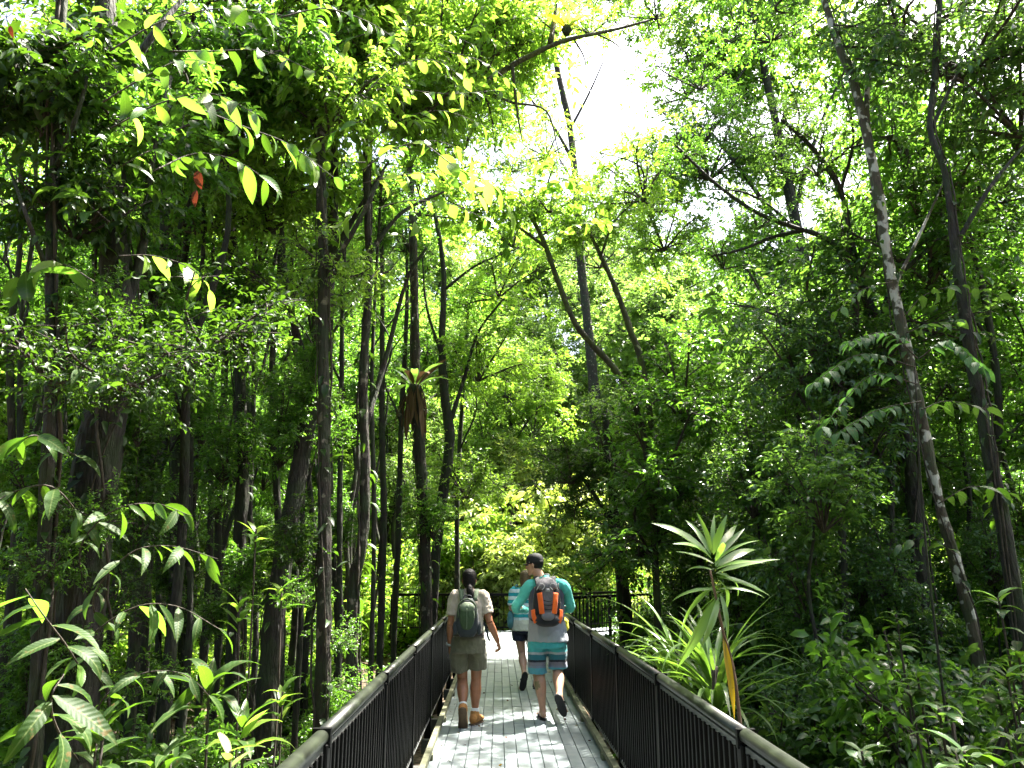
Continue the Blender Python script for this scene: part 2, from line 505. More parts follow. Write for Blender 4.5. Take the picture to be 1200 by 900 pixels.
# ------------------------------------------------------------------ the boardwalk
XL, XR = -0.62, 0.97                      # deck edges
M_DECK = None
def deck_material():
    m, nt, n, l, b = new_mat('deck board')
    oi = n.new('ShaderNodeObjectInfo')
    ge = n.new('ShaderNodeNewGeometry')
    nz = n.new('ShaderNodeTexNoise'); nz.inputs['Scale'].default_value = 7; nz.inputs['Detail'].default_value = 7
    l.new(ge.outputs['Position'], nz.inputs[0])
    mp = n.new('ShaderNodeMapping'); mp.inputs['Scale'].default_value = (150, 6, 20)
    l.new(ge.outputs['Position'], mp.inputs[0])
    n2 = n.new('ShaderNodeTexNoise'); n2.inputs['Scale'].default_value = 1; n2.inputs['Detail'].default_value = 3
    l.new(mp.outputs[0], n2.inputs[0])
    a = n.new('ShaderNodeMath'); a.operation = 'MULTIPLY_ADD'; a.inputs[1].default_value = .3
    l.new(oi.outputs['Random'], a.inputs[0]); l.new(nz.outputs[0], a.inputs[2])
    r = ramp(n, [(.3, (.15, .17, .165)), (.62, (.19, .226, .235)), (.95, (.25, .28, .285))])
    l.new(a.outputs[0], r.inputs[0])
    n3 = n.new('ShaderNodeTexNoise'); n3.inputs['Scale'].default_value = 2.2; n3.inputs['Detail'].default_value = 8; n3.inputs['Roughness'].default_value = .7
    l.new(ge.outputs['Position'], n3.inputs[0])
    mr = n.new('ShaderNodeMapRange'); mr.inputs[1].default_value = .56; mr.inputs[2].default_value = .72; mr.inputs[4].default_value = .65
    l.new(n3.outputs[0], mr.inputs[0])
    mx = n.new('ShaderNodeMix'); mx.data_type = 'RGBA'
    l.new(mr.outputs[0], mx.inputs[0]); l.new(r.outputs[0], mx.inputs[6]); mx.inputs[7].default_value = (.10, .115, .085, 1)
    l.new(mx.outputs[2], b.inputs['Base Color'])
    b.inputs['Roughness'].default_value = .5
    bp = n.new('ShaderNodeBump'); bp.inputs['Strength'].default_value = .3; bp.inputs['Distance'].default_value = .004
    l.new(n2.outputs[0], bp.inputs['Height']); l.new(bp.outputs[0], b.inputs['Normal'])
    return m
M_DECK = deck_material()
M_BLACK = plain_mat('black powder coat', (.0028, .003, .003), .5, 0, .09, .2, 30)
M_RAIL = plain_mat('weathered handrail', (.014, .0175, .011), .38, .0, .33, .8, 9, .2)
M_KERB = plain_mat('mossy kerb', (.10, .105, .06), .75, 0, .4, .45, 9, .4)
M_ALU = plain_mat('pale aluminium', (.42, .43, .42), .4, .6, .5, .2, 20)
M_DULL = plain_mat('dull aluminium', (.08, .085, .08), .45, .5, .5, .3, 20)
M_BEAM = plain_mat('dark joist', (.04, .04, .035), .8)

def bevel_box_mesh(name, size, mat, bev=.006, seg=1):
    bm = bmesh.new()
    bmesh.ops.create_cube(bm, size=1)
    bmesh.ops.scale(bm, vec=size, verts=bm.verts)
    if bev:
        bmesh.ops.bevel(bm, geom=bm.edges[:], offset=bev, segments=seg, affect='EDGES')
    me = bpy.data.meshes.new(name)
    bm.to_mesh(me); bm.free()
    me.materials.append(mat)
    return me

def build_deck():
    d = thing('boardwalk', 'pale grey boardwalk deck of narrow boards under the three walkers', 'boardwalk', (0, 2, 0))
    ncol = 14
    w = (XR - XL) / ncol
    ln = .52
    me = bevel_box_mesh('deck_board', (w - .006, ln - .0015, .032), M_DECK, .003)
    rest = MB()
    cnt = 0
    rng = random.Random(9)
    y = -3.0
    rows = []
    while y < 21.0:
        rows.append(y); y += ln
    first = [r for r in rows if r + ln > 5.6]
    for r in rows:
        for c in range(ncol):
            x = XL + (c + .5) * w
            z = -.016 + rng.uniform(-.0022, .0022)
            yy = r + ln / 2 + (.5 * ln if c % 2 else 0) * 0
            if r in first and cnt < 294:
                link('deck_board', me, d, None, (x, yy - 2, z), (rng.uniform(-.004, .004), rng.uniform(-.006, .006), rng.uniform(-.002, .002)))
                cnt += 1
            else:
                rest.box((x, yy - 2, z), (w - .009, ln - .005, .032))
    o = link('far_boards', rest.mesh('far_boards', M_DECK, smooth=False), d); o['kind'] = 'stuff'
    ul = MB(); ul.box((.175, 7.0, -.05), (XR - XL - .04, 23.8, .02))
    link('underlay', ul.mesh('underlay', plain_mat('grey underlay', (.09, .095, .085), .9, vary=.5, scale=6), smooth=False), d)
    # joists below
    j = MB()
    for k in range(24):
        j.box((.17, k * 1.1 - 4.5, -.132), (XR - XL + .3, .09, .13))
    for x in (-.4, .17, .75):
        j.box((x, 6.3, -.262), (.08, 25, .12))
    link('joist', j.mesh('joist', M_BEAM, smooth=False), d)
    # kerb strips standing on the edge of the deck, on small blocks
    for x in (XL + .02, XR - .02):
        k = MB()
        s = -3
        while s < 18:
            k.box((x, s + .86 - 2, .075), (.05, 1.71, .05))
            k.box((x, s + .02 - 2, .025), (.07, .10, .051))
            s += 1.72
        link('kerb', k.mesh('kerb', M_KERB, smooth=False), d)
    # the arm that turns off to the right
    a0, a1 = Vector((.2, 20.0, 0)), Vector((10.5, 29.5, 0))
    dr = (a1 - a0).normalized(); sdv = Vector((dr.y, -dr.x, 0))
    rot = Euler((0, 0, math.atan2(dr.y, dr.x) - math.pi / 2))
    arm = MB()
    L = (a1 - a0).length
    s = .4
    while s < L:
        for c in range(ncol):
            p = a0 + dr * s + sdv * ((c + .5) * w)
            arm.box((p.x, p.y - 2, -.022), (w - .009, ln - .005, .032), rot)
        s += ln
    o = link('turning_boards', arm.mesh('turning_boards', M_DECK, smooth=False), d); o['kind'] = 'stuff'
    return a0, a1, dr, sdv
A0, A1, ADIR, ASIDE = build_deck()

THIN_BALUSTER = bevel_box_mesh('thin_baluster', (.02, .02, .80), M_BLACK, .003)
BALUSTER = bevel_box_mesh('baluster', (.028, .05, .80), M_BLACK, .003)
POST = bevel_box_mesh('post', (.065, .065, 1.12), M_BLACK, .006)
def fence(label, pts, hand=True, spacing=.085, group=None, thin=False, start_post=0.0):
    """railing along the points: posts, balusters, lower rail, under rail, rounded handrail"""
    f = thing('railing', label, 'railing', (pts[0][0], pts[0][1], 0), group)
    base = Vector((pts[0][0], pts[0][1], 0))
    path = [Vector((p[0], p[1], 0)) for p in pts]
    rng = random.Random(len(label))
    nb = 0
    spare = MB()
    for a, b in zip(path[:-1], path[1:]):
        L = (b - a).length
        d = (b - a) / L
        rz = math.atan2(d.y, d.x)
        n = max(1, round(L / 1.72))
        st = L / n
        for k in range(n + (1 if b is path[-1] else 0)):
            p = a + d * (k * st) - base
            link('post', POST, f, None, (p.x, p.y, .375), (0, 0, rz))
        s = 0
        for k in range(n):
            m = int(round(st / spacing))
            for q in range(1, m):
                p = a + d * (k * st + st * q / m) - base
                nb += 1
                if nb <= 296:
                    link('baluster', BALUSTER if hand else THIN_BALUSTER, f, None, (p.x, p.y, .51), (rng.uniform(-.004, .004), rng.uniform(-.004, .004), rz))
                else:
                    spare.box((p.x, p.y, .51), (.028, .05, .80), Euler((0, 0, rz)))
            # handrail length, with a small sag and a collar at the joint
            q0, q1 = a + d * (k * st) - base, a + d * ((k + 1) * st) - base
            sag = rng.uniform(-.004, .004)
            hr = MB()
            if hand:
                n8 = 12
                prof = [(.032 * math.cos(t), .026 * math.sin(t)) for t in np.linspace(0, math.pi, n8)] + [(-.028, -.018), (.028, -.018)]
                perp = Vector((-d.y, d.x, 0))
                ring = []
                for e in (q0 + d * .003, (q0 + q1) / 2, q1 - d * .003):
                    zz = .965 + (sag if e is not q0 else 0)
                    ring.append([(e + perp * u + Vector((0, 0, zz + v)))[:] for u, v in prof])
                V = np.array(ring).reshape(-1, 3)
                m8 = len(prof)
                qd = [(i * m8 + j, i * m8 + (j + 1) % m8, (i + 1) * m8 + (j + 1) % m8, (i + 1) * m8 + j) for i in range(2) for j in range(m8)]
                V = np.concatenate([V, V[:m8].mean(0)[None], V[-m8:].mean(0)[None]])
                tr = [(3 * m8, (j + 1) % m8, j) for j in range(m8)] + [(3 * m8 + 1, 2 * m8 + j, 2 * m8 + (j + 1) % m8) for j in range(m8)]
                hr.add(V, tris=tr, quads=qd)
                me = hr.mesh('handrail', M_RAIL)
                link('handrail', me, f)
                cm = MB(); cm.box((q0.x, q0.y, .955), (.03, .078, .075), Euler((0, 0, rz)))
                link('bracket', cm.mesh('bracket', M_BLACK, smooth=False), f)
            else:
                hr.box(((q0 + q1) / 2 + Vector((0, 0, .95)))[:], (st, .05, .04), Euler((0, 0, rz)))
                link('handrail', hr.mesh('handrail', M_BLACK, smooth=False), f)
            ur = MB()
            ur.box(((q0 + q1) / 2 + Vector((0, 0, .917)))[:], (st - .07, .030, .028), Euler((0, 0, rz)))
            link('upper_rail', ur.mesh('upper_rail', M_DULL if hand else M_BLACK, smooth=False), f)
            lr = MB()
            lr.box(((q0 + q1) / 2 + Vector((0, 0, .105)))[:], (st - .07, .042, .034), Euler((0, 0, rz)))
            link('lower_rail', lr.mesh('lower_rail', M_ALU if hand else M_BLACK, smooth=False), f)
    if spare.n:
        o = link('far_balusters', spare.mesh('far_balusters', M_BLACK, smooth=False), f); o['kind'] = 'stuff'
    return f
RXL, RXR = -0.735, 1.035
fence('long black railing with weathered handrail along the left edge of the boardwalk', [(RXL, 0.0), (RXL, 20.9)])
fence('long black railing with weathered handrail along the right edge of the boardwalk', [(RXR, 0.0), (RXR, 6.88), (RXR - .03, 10.32), (RXR - .02, 18.9)])
fence('black see-through railing closing off the far end of the boardwalk', [(-2.8, 21.1), (.45, 21.1)], hand=False, spacing=.15)
q0 = A0 + ASIDE * 1.75 + ADIR * .2; q1 = A1 + ASIDE * 1.75
fence('black picket railing on the near side of the turning walkway', [q0[:2], q1[:2]], hand=False, spacing=.15)
q0 = A0 - ASIDE * .1 + ADIR * 1.4; q1 = A1 - ASIDE * .1
fence('black picket railing on the far side of the turning walkway', [q0[:2], q1[:2]], hand=False, spacing=.15)

# ------------------------------------------------------------------ trees placed by hand
def gh(x, y):
    return float(ground_height(np.float64(x), np.float64(y)))

TR = np.random.default_rng(77)
def tree(name, label, pts, Y, wpx, mat, limbs=(), crowns=(), group=None, cat='tree', sides=9, lean=0.0, climber=0):
    """trunk through the points seen at distance Y; limbs are (points, thickness); crowns are (kind, px, py, Y, scale, material)"""
    pw = [P(px, py, Y + lean * i + (TR.uniform(-.04, .04) if i else 0)) for i, (px, py) in enumerate(pts)]
    g = gh(pw[0].x, pw[0].y)
    if pw[0].z > g + .05:
        pw.insert(0, Vector((pw[0].x + (pw[0].x - pw[1].x) * .1, pw[0].y, g - .05)))
        wl = [wpx[0] * 1.12] + list(wpx)
    else:
        wl = list(wpx)
        pw[0].z = g - .05
    root = thing(name, label, cat, (pw[0].x, pw[0].y, g), group)
    o0 = Vector(root.location)
    path = smooth_path([q - o0 for q in pw], 6)
    rad = np.interp(np.linspace(0, 1, len(path)), np.linspace(0, 1, len(wl)), [w * (.43 if wpx[0] > 50 or Y > 11 else .36) * Y / 900.0 for w in wl])
    rad[0] *= 1.3; rad[1] *= 1.12
    rad = rad * (1 + TR.normal(size=len(path)) * .03)
    mb = MB(); mb.tube(path, rad, sides + 2, bump=.085, rng=TR)
    link('trunk', mb.mesh('trunk', mat, tone=False), root)
    if wpx[0] >= 15:                      # lianas creeping up the trunk
        for v in range(1 + (wpx[0] > 22)):
            th0, tw_ = TR.uniform(0, 6.28), TR.uniform(-.25, .25)
            vp = [np.array(path[i]) + np.array([math.cos(th0 + tw_ * i), math.sin(th0 + tw_ * i), 0]) * (rad[i] * TR.uniform(1.0, 1.5) + .008) for i in range(len(path))]
            vb = MB(); vb.tube(smooth_path(vp, 2), TR.uniform(.006, .013), 5)
            link('vine', vb.mesh('vine', M_TWIG, tone=False), root)
        if not climber:
            climber = int(wpx[0] * 4)
    for lp, lw in limbs:
        yy = [Y + TR.uniform(-.3, .3) * (i > 0) for i in range(len(lp))]
        lp3 = smooth_path([P(a, b, c) - o0 for (a, b), c in zip(lp, yy)], 5)
        lb = MB(); lb.tube(lp3, np.linspace(lw * .5 * Y / 900, lw * .2 * Y / 900, len(lp3)) * (1 + TR.normal(size=len(lp3)) * .04), 6)
        link('limb', lb.mesh('limb', mat, tone=False), root)
    for kind, px, py, yy, sc, m in crowns:
        if px < 420 and py > 0 and kind in ('fine', 'broad') and m is not D:
            kind, m = 'sparse', LIME
        crown(root, kind, P(px, py, yy) - o0, sc, m)
    if climber:
        pa = np.array([tuple(p) for p in path])
        N = climber
        i = TR.integers(1, len(pa) - 1, N)
        th = TR.uniform(0, 6.28, N)
        out = np.stack([np.cos(th), np.sin(th), np.zeros(N)], -1)
        pos = pa[i] + (pa[i + 1 - 1] - pa[i - 1]) * TR.uniform(0, 1, N)[:, None] + out * rad[i][:, None] * 1.02
        ax = out * .8 + TR.normal(size=(N, 3)) * .35; ax[:, 2] -= .55
        up = out * .7 + np.array([0, 0, .7])
        cb = MB(); add_leaves(cb, pos, ax, up, TR.uniform(.08, .2, N), TR.uniform(.04, .085, N), np.clip(TR.normal(.4, .2, N), 0, 1), LEAF6)
        o = link('climber', cb.mesh('climber', M_LEAF_DARK), root); o['kind'] = 'stuff'
    return root

D, MID, LIME, COOL, FAR, PALE = M_LEAF_DARK, M_LEAF_MID, M_LEAF_LIME, M_LEAF_COOL, M_LEAF_FAR, M_LEAF_PALE

# --- left of the boardwalk
tree('tree', 'thickest dark trunk on the left, wrapped in climbing leaves', [(80, 900), (95, 700), (118, 520), (138, 400), (132, 230), (126, 100), (122, -60)], 6.0,
     [62, 62, 58, 46, 34, 30, 28], M_BARK_DARK, [([(140, 380), (165, 300), (178, 190), (200, 90)], 14), ([(130, 240), (100, 150), (60, 60)], 12), ([(128, 120), (180, 40), (240, -30)], 12)],
     [('broad', 40, -170, 6.5, .7, D)], climber=300, sides=12)
tree('tree', 'slim dark trunk at the far left edge beside the thickest trunk', [(38, 900), (48, 700), (58, 500), (60, 300), (66, 150), (76, -40)], 5.4, [24, 22, 20, 18, 16, 15], M_BARK_DARK,
     [([(60, 330), (30, 250), (5, 180)], 7), ([(64, 200), (95, 120), (110, 40)], 7)], [('broad', 20, 60, 5.6, .6, D)])
tree('tree', 'slim trunk with a slight bow just right of the thickest trunk', [(150, 870), (160, 720), (172, 580), (176, 470), (188, 340), (195, 200), (190, 60), (196, -60)], 7.5, [17, 17, 18, 19, 18, 15, 13, 12], M_BARK_DARK,
     [([(190, 320), (225, 230), (262, 150)], 7), ([(194, 210), (160, 130), (150, 60)], 6)], [('fine', 230, 40, 8, 1.0, MID), ('fine', 120, 20, 8.4, .6, MID)])
tree('tree', 'dark upright trunk among thin stems, left of the leaning trunk', [(268, 860), (276, 700), (284, 560), (280, 420), (272, 280), (270, 120), (275, 0)], 9, [22, 22, 20, 18, 16, 14, 12], M_BARK_DARK,
     [([(280, 430), (310, 350), (330, 270)], 8), ([(273, 300), (240, 220), (215, 170)], 7)], [('fine', 300, 170, 9.4, 1.0, MID), ('fine', 200, 110, 9.6, 1.0, MID)])
tree('tree', 'dark trunk leaning to the right with a pale root beside it', [(312, 850), (322, 720), (338, 620), (356, 520), (372, 430), (386, 330), (392, 200), (388, 60)], 8.6, [38, 34, 30, 28, 24, 18, 14, 12], M_BARK_DARK,
     [([(366, 450), (340, 360), (330, 260), (338, 170)], 10), ([(388, 300), (430, 230), (455, 190)], 8)], [('broad', 340, 120, 9, .9, MID), ('broad', 440, 60, 9.2, .9, LIME)], climber=60)
tree('tree', 'straight reddish brown trunk rising just behind the left railing', [(376, 855), (380, 700), (380, 560), (379, 420), (378, 270), (375, 120), (374, -20)], 7.2, [24, 23, 21, 19, 17, 15, 13], M_BARK_MID,
     [([(379, 330), (420, 260), (450, 200)], 8), ([(376, 160), (340, 100), (300, 70)], 7)], [('broad', 400, 0, 7.6, .6, LIME), ('broad', 300, 30, 7.8, .6, LIME)])
tree('tree', 'slender trunk with a pale kinked base behind the left railing', [(412, 815), (414, 690), (424, 640), (428, 560), (426, 440), (432, 330), (430, 230), (427, 110), (424, -20)], 8.4, [20, 19, 17, 17, 15, 13, 12, 11, 9], M_BARK_MID,
     [([(428, 500), (452, 420), (476, 330), (500, 290)], 8), ([(430, 300), (470, 250), (520, 225)], 7), ([(428, 150), (455, 90), (470, 20)], 6)], [('fine', 470, 10, 9, .9, LIME)])
tree('tree', 'trunk carrying the bird nest fern', [(500, 745), (498, 640), (494, 560), (488, 460), (486, 360), (484, 270), (480, 170)], 12.5, [16, 15, 15, 14, 12, 10, 8], M_BARK_MID,
     [([(485, 300), (450, 245), (420, 220)], 6), ([(484, 260), (520, 210), (560, 190)], 6)], [('fine', 470, 130, 13, .9, LIME), ('sparse', 540, 150, 13, .8, LIME)])
tree('tree', 'twisting thin trunk behind the fern bearing trunk', [(508, 690), (516, 600), (527, 520), (521, 465), (518, 400), (520, 320), (510, 250)], 14, [13, 13, 14, 13, 10, 8, 6], M_BARK_DARK,
     [([(526, 500), (545, 440), (560, 390), (590, 350)], 6), ([(519, 420), (500, 360), (495, 300)], 5), ([(520, 340), (560, 310), (610, 290)], 4)], [('sparse', 580, 330, 15, .8, LIME), ('fine', 500, 230, 15, .8, LIME)])
tree('tree', 'dark trunk far back between the slim trunks on the left', [(204, 700), (206, 560), (206, 440), (205, 300), (202, 180)], 11, [17, 17, 16, 15, 12], M_BARK_DARK, [], [('fine', 190, 130, 11.5, 1.1, MID)])
# --- ahead
tree('tall_tree', 'tall bare pale trunk reaching into the open white sky', [(699, 560), (697, 470), (690, 390), (682, 320), (676, 230), (668, 150), (655, 90), (645, 40)], 36, [16, 15, 13, 12, 11, 10, 9, 8], M_BARK_MID,
     [([(669, 150), (690, 110), (708, 70)], 4), ([(672, 190), (650, 150), (625, 120), (610, 95)], 5), ([(650, 70), (620, 75), (585, 60)], 5), ([(647, 50), (670, 40), (720, 35), (760, 25)], 4), ([(676, 220), (655, 185), (640, 150)], 3)],
     [('sparse', 640, 20, 36.5, 1.02, FAR), ('sparse', 700, 215, 36.5, 0.82, FAR), ('sparse', 590, 50, 36.0, 1.22, FAR), ('sparse', 640, 190, 36.0, 0.68, FAR)])
tree('tree', 'mossy curved trunk leaning left across the light from the twin stems', [(765, 600), (746, 480), (722, 435), (695, 405), (672, 375), (652, 325), (636, 280), (614, 240)], 12, [7, 8, 9, 9, 8, 8, 7, 5], M_BARK_MOSS,
     [([(640, 290), (600, 260), (570, 235)], 5), ([(625, 260), (640, 220), (650, 190)], 4)], [('broad', 560, 235, 11.5, .45, LIME), ('sparse', 640, 170, 12, .45, LIME)])
tree('tree', 'mossy curved trunk of the twin stems, the more upright one', [(764, 580), (762, 490), (752, 425), (738, 385), (722, 340), (704, 300), (692, 275)], 12.3, [7, 8, 9, 9, 8, 6, 5], M_BARK_MOSS,
     [([(704, 300), (720, 260), (745, 235)], 4)], [('broad', 690, 265, 12.3, .4, LIME), ('broad', 645, 235, 12.0, .42, LIME)])
tree('tree', 'dark leafy tree with a straight black trunk right behind the man', [(735, 765), (730, 690), (722, 620), (716, 550), (708, 480)], 13.5, [20, 18, 16, 13, 9], M_BARK_DARK,
     [([(722, 620), (690, 570), (665, 540)], 7), ([(720, 590), (750, 540), (770, 510)], 7)], [('fine', 668, 545, 13.6, .52, D), ('fine', 715, 535, 13.8, .6, D), ('fine', 700, 590, 14, .5, D), ('sparse', 760, 520, 14.5, .5, MID), ('sparse', 730, 480, 15, .5, LIME)])
tree('tree', 'rounded lit tree closing the view just above the heads of the walkers', [(600, 640), (602, 560), (598, 490), (594, 430)], 29, [7, 7, 6, 4], M_BARK_MID,
     [([(600, 520), (575, 480), (560, 455)], 4), ([(600, 520), (625, 485), (640, 470)], 4)], [('mid', 592, 455, 29, .62, LIME), ('mid', 626, 500, 29, .6, LIME), ('mid', 565, 505, 29, .58, LIME), ('mid', 600, 545, 28.6, .55, PALE), ('fine', 640, 440, 29.5, .8, LIME)])
# --- right of the boardwalk
tree('tree', 'pale mottled trunk curving up through the right side of the forest', [(1142, 750), (1120, 660), (1098, 580), (1076, 470), (1056, 380), (1040, 300), (1028, 220), (1004, 110), (978, 40), (958, -30)], 8.8, [18, 18, 17, 17, 18, 17, 16, 15, 13, 11], M_BARK_PALE,
     [([(1030, 250), (1020, 180), (1016, 110), (1028, 40), (1032, -30)], 10), ([(1046, 340), (1080, 270), (1105, 215)], 5)],
     [('sparse', 1010, -90, 9, 1.0, COOL), ('sparse', 940, -60, 9, .9, COOL)], sides=10)
tree('tree', 'dark tree with long limbs arching left over the shrubs, right side', [(1078, 660), (1068, 560), (1055, 470), (1030, 390), (1008, 320), (998, 285), (985, 225), (952, 175), (915, 140)], 10.2, [24, 22, 18, 14, 11, 10, 8, 6, 4], M_BARK_DARK,
     [([(1004, 306), (965, 278), (930, 266), (885, 248), (835, 212), (790, 168)], 8), ([(940, 270), (905, 278), (870, 292), (835, 300)], 6), ([(930, 266), (900, 240), (870, 225), (835, 222)], 4), ([(1030, 380), (1050, 330), (1100, 280), (1150, 240)], 8), ([(985, 225), (1000, 160), (985, 90)], 5)],
     [('sparse', 800, 175, 10.3, .34, MID), ('sparse', 845, 300, 10.4, .4, MID), ('sparse', 925, 150, 10.6, .45, COOL), ('fine', 1150, 210, 10.8, .8, COOL)])
tree('tree', 'tall leafy tree further back on the right, its crown behind the long limbs', [(1000, 690), (985, 560), (965, 420), (930, 250), (900, 100), (880, 0)], 16.5, [22, 20, 18, 15, 11, 8], M_BARK_DARK,
     [([(950, 330), (890, 230), (830, 150)], 8), ([(965, 400), (1020, 300), (1060, 200)], 8), ([(930, 250), (960, 150), (1000, 60)], 7)],
     [('mid', 850, 70, 17, .75, MID), ('mid', 930, 30, 17.5, .9, LIME), ('fine', 830, 180, 16.5, .9, MID), ('fine', 900, 190, 17, 1.0, LIME), ('mid', 1030, 110, 17.5, .9, MID), ('fine', 880, 290, 16.8, .8, MID), ('fine', 960, 330, 17, .9, COOL), ('sparse', 800, 100, 17, .8, LIME), ('sparse', 765, 10, 17, .75, MID), ('sparse', 705, -15, 17, .6, MID), ('sparse', 775, 175, 17, .5, LIME), ('fine', 775, 275, 17, .7, LIME), ('sparse', 740, 230, 17.5, .5, LIME), ('mid', 860, -60, 18, .9, MID)])
tree('tree', 'dark crooked trunk near the top right with a bent stem', [(1180, 640), (1165, 560), (1150, 480), (1133, 390), (1120, 300), (1108, 205), (1090, 150), (1096, 80), (1102, -20)], 8.0, [24, 22, 20, 19, 15, 11, 10, 9, 8], M_BARK_DARK,
     [([(1118, 290), (1160, 220), (1200, 170)], 7), ([(1092, 150), (1120, 90), (1150, 30)], 6)], [('fine', 1130, 40, 8.4, .9, COOL), ('fine', 1190, 120, 8.6, .8, COOL), ('sparse', 1060, 20, 8.6, .8, COOL)])
tree('tree', 'twin thin dark stems forking in the shade right of the cordyline', [(992, 720), (988, 640), (978, 560), (962, 505), (935, 460)], 9.6, [11, 11, 10, 8, 5], M_BARK_DARK,
     [([(984, 620), (1000, 540), (1010, 480)], 6), ([(975, 545), (980, 480), (970, 420)], 5)], [('fine', 930, 420, 9.8, .6, COOL), ('fine', 1000, 430, 10, .6, D)])

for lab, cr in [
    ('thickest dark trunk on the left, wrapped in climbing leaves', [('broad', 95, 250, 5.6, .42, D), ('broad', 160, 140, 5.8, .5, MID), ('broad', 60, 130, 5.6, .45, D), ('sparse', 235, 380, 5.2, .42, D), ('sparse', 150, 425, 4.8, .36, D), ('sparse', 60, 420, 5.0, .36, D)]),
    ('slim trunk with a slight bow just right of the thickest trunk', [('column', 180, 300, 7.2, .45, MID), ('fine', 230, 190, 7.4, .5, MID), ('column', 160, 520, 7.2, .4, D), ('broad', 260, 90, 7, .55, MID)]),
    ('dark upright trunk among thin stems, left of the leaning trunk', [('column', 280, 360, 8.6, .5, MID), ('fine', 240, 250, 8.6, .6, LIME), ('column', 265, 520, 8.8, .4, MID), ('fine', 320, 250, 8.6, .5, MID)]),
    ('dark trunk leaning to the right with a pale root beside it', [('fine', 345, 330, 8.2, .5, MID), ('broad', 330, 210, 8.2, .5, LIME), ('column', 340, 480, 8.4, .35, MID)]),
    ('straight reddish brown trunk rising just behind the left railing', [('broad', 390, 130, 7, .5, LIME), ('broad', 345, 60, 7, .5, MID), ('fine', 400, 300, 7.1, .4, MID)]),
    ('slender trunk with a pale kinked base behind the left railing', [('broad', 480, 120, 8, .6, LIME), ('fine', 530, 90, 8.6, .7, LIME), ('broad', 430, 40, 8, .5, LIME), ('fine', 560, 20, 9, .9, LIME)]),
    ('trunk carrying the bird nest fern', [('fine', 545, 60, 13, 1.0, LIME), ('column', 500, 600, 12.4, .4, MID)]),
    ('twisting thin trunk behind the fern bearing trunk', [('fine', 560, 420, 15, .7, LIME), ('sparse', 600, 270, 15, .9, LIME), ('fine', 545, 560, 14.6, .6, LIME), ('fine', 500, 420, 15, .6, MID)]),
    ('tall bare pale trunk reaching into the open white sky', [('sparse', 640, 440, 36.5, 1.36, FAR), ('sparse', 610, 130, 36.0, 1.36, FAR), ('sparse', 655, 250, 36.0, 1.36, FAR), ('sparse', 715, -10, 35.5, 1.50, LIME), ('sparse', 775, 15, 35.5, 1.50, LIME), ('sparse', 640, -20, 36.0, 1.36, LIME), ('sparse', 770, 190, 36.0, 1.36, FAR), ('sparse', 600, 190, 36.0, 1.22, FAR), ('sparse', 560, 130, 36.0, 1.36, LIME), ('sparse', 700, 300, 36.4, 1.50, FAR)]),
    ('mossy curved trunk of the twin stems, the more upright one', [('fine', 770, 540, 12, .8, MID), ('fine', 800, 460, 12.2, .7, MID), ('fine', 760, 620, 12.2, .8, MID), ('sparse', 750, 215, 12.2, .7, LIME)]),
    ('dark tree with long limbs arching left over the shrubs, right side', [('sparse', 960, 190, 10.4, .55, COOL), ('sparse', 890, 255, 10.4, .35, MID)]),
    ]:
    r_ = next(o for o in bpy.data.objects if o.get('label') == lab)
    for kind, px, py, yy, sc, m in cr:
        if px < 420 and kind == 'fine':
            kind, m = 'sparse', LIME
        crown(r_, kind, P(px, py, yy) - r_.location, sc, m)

for x0, x1, x2, Y, w, top in [(8, 14, 24, 6.8, 12, 100), (168, 178, 182, 9.5, 9, 60), (222, 230, 238, 8.4, 10, 120), (240, 246, 244, 10.5, 10, 160), (256, 262, 258, 12, 10, 150), (300, 298, 306, 10.2, 9, 200),
                              (330, 322, 330, 11.5, 10, 180), (352, 350, 346, 9.8, 9, 220), (398, 404, 410, 10.4, 9, 200), (396, 388, 396, 13, 9, 250), (446, 450, 446, 12.2, 9, 240), (462, 468, 476, 14, 8, 260),
                              (436, 440, 448, 9.6, 8, 200), (536, 540, 548, 16, 7, 330), (130, 118, 110, 10, 11, 60), (20, 30, 42, 9, 10, 40), (214, 216, 212, 13.5, 10, 200), (186, 196, 214, 12, 8, 160), (286, 292, 290, 14, 8, 240), (60, 66, 70, 11.5, 9, 100)]:
    m_ = (720 + top) / 2
    r_ = tree('sapling', 'slim dark pole of a tree in the shaded thicket left of the boardwalk', [(x0, 740), (x0 * .5 + x1 * .5 + TR.uniform(-7, 7), 600), (x1 + TR.uniform(-5, 5), m_), (x1 * .5 + x2 * .5 + TR.uniform(-7, 7), m_ - 130), (x2, top)], Y, [w, w, w * .9, w * .7, w * .5], M_BARK_DARK,
         [([(x1, m_), (x1 + TR.choice((-1, 1)) * 18, m_ - 60), (x1 + TR.choice((-1, 1)) * 30, m_ - 130)], w * .4)], [('fine', x2, top + 20, Y, .4, MID)], 'thin trees crowding the left thicket', sides=7)

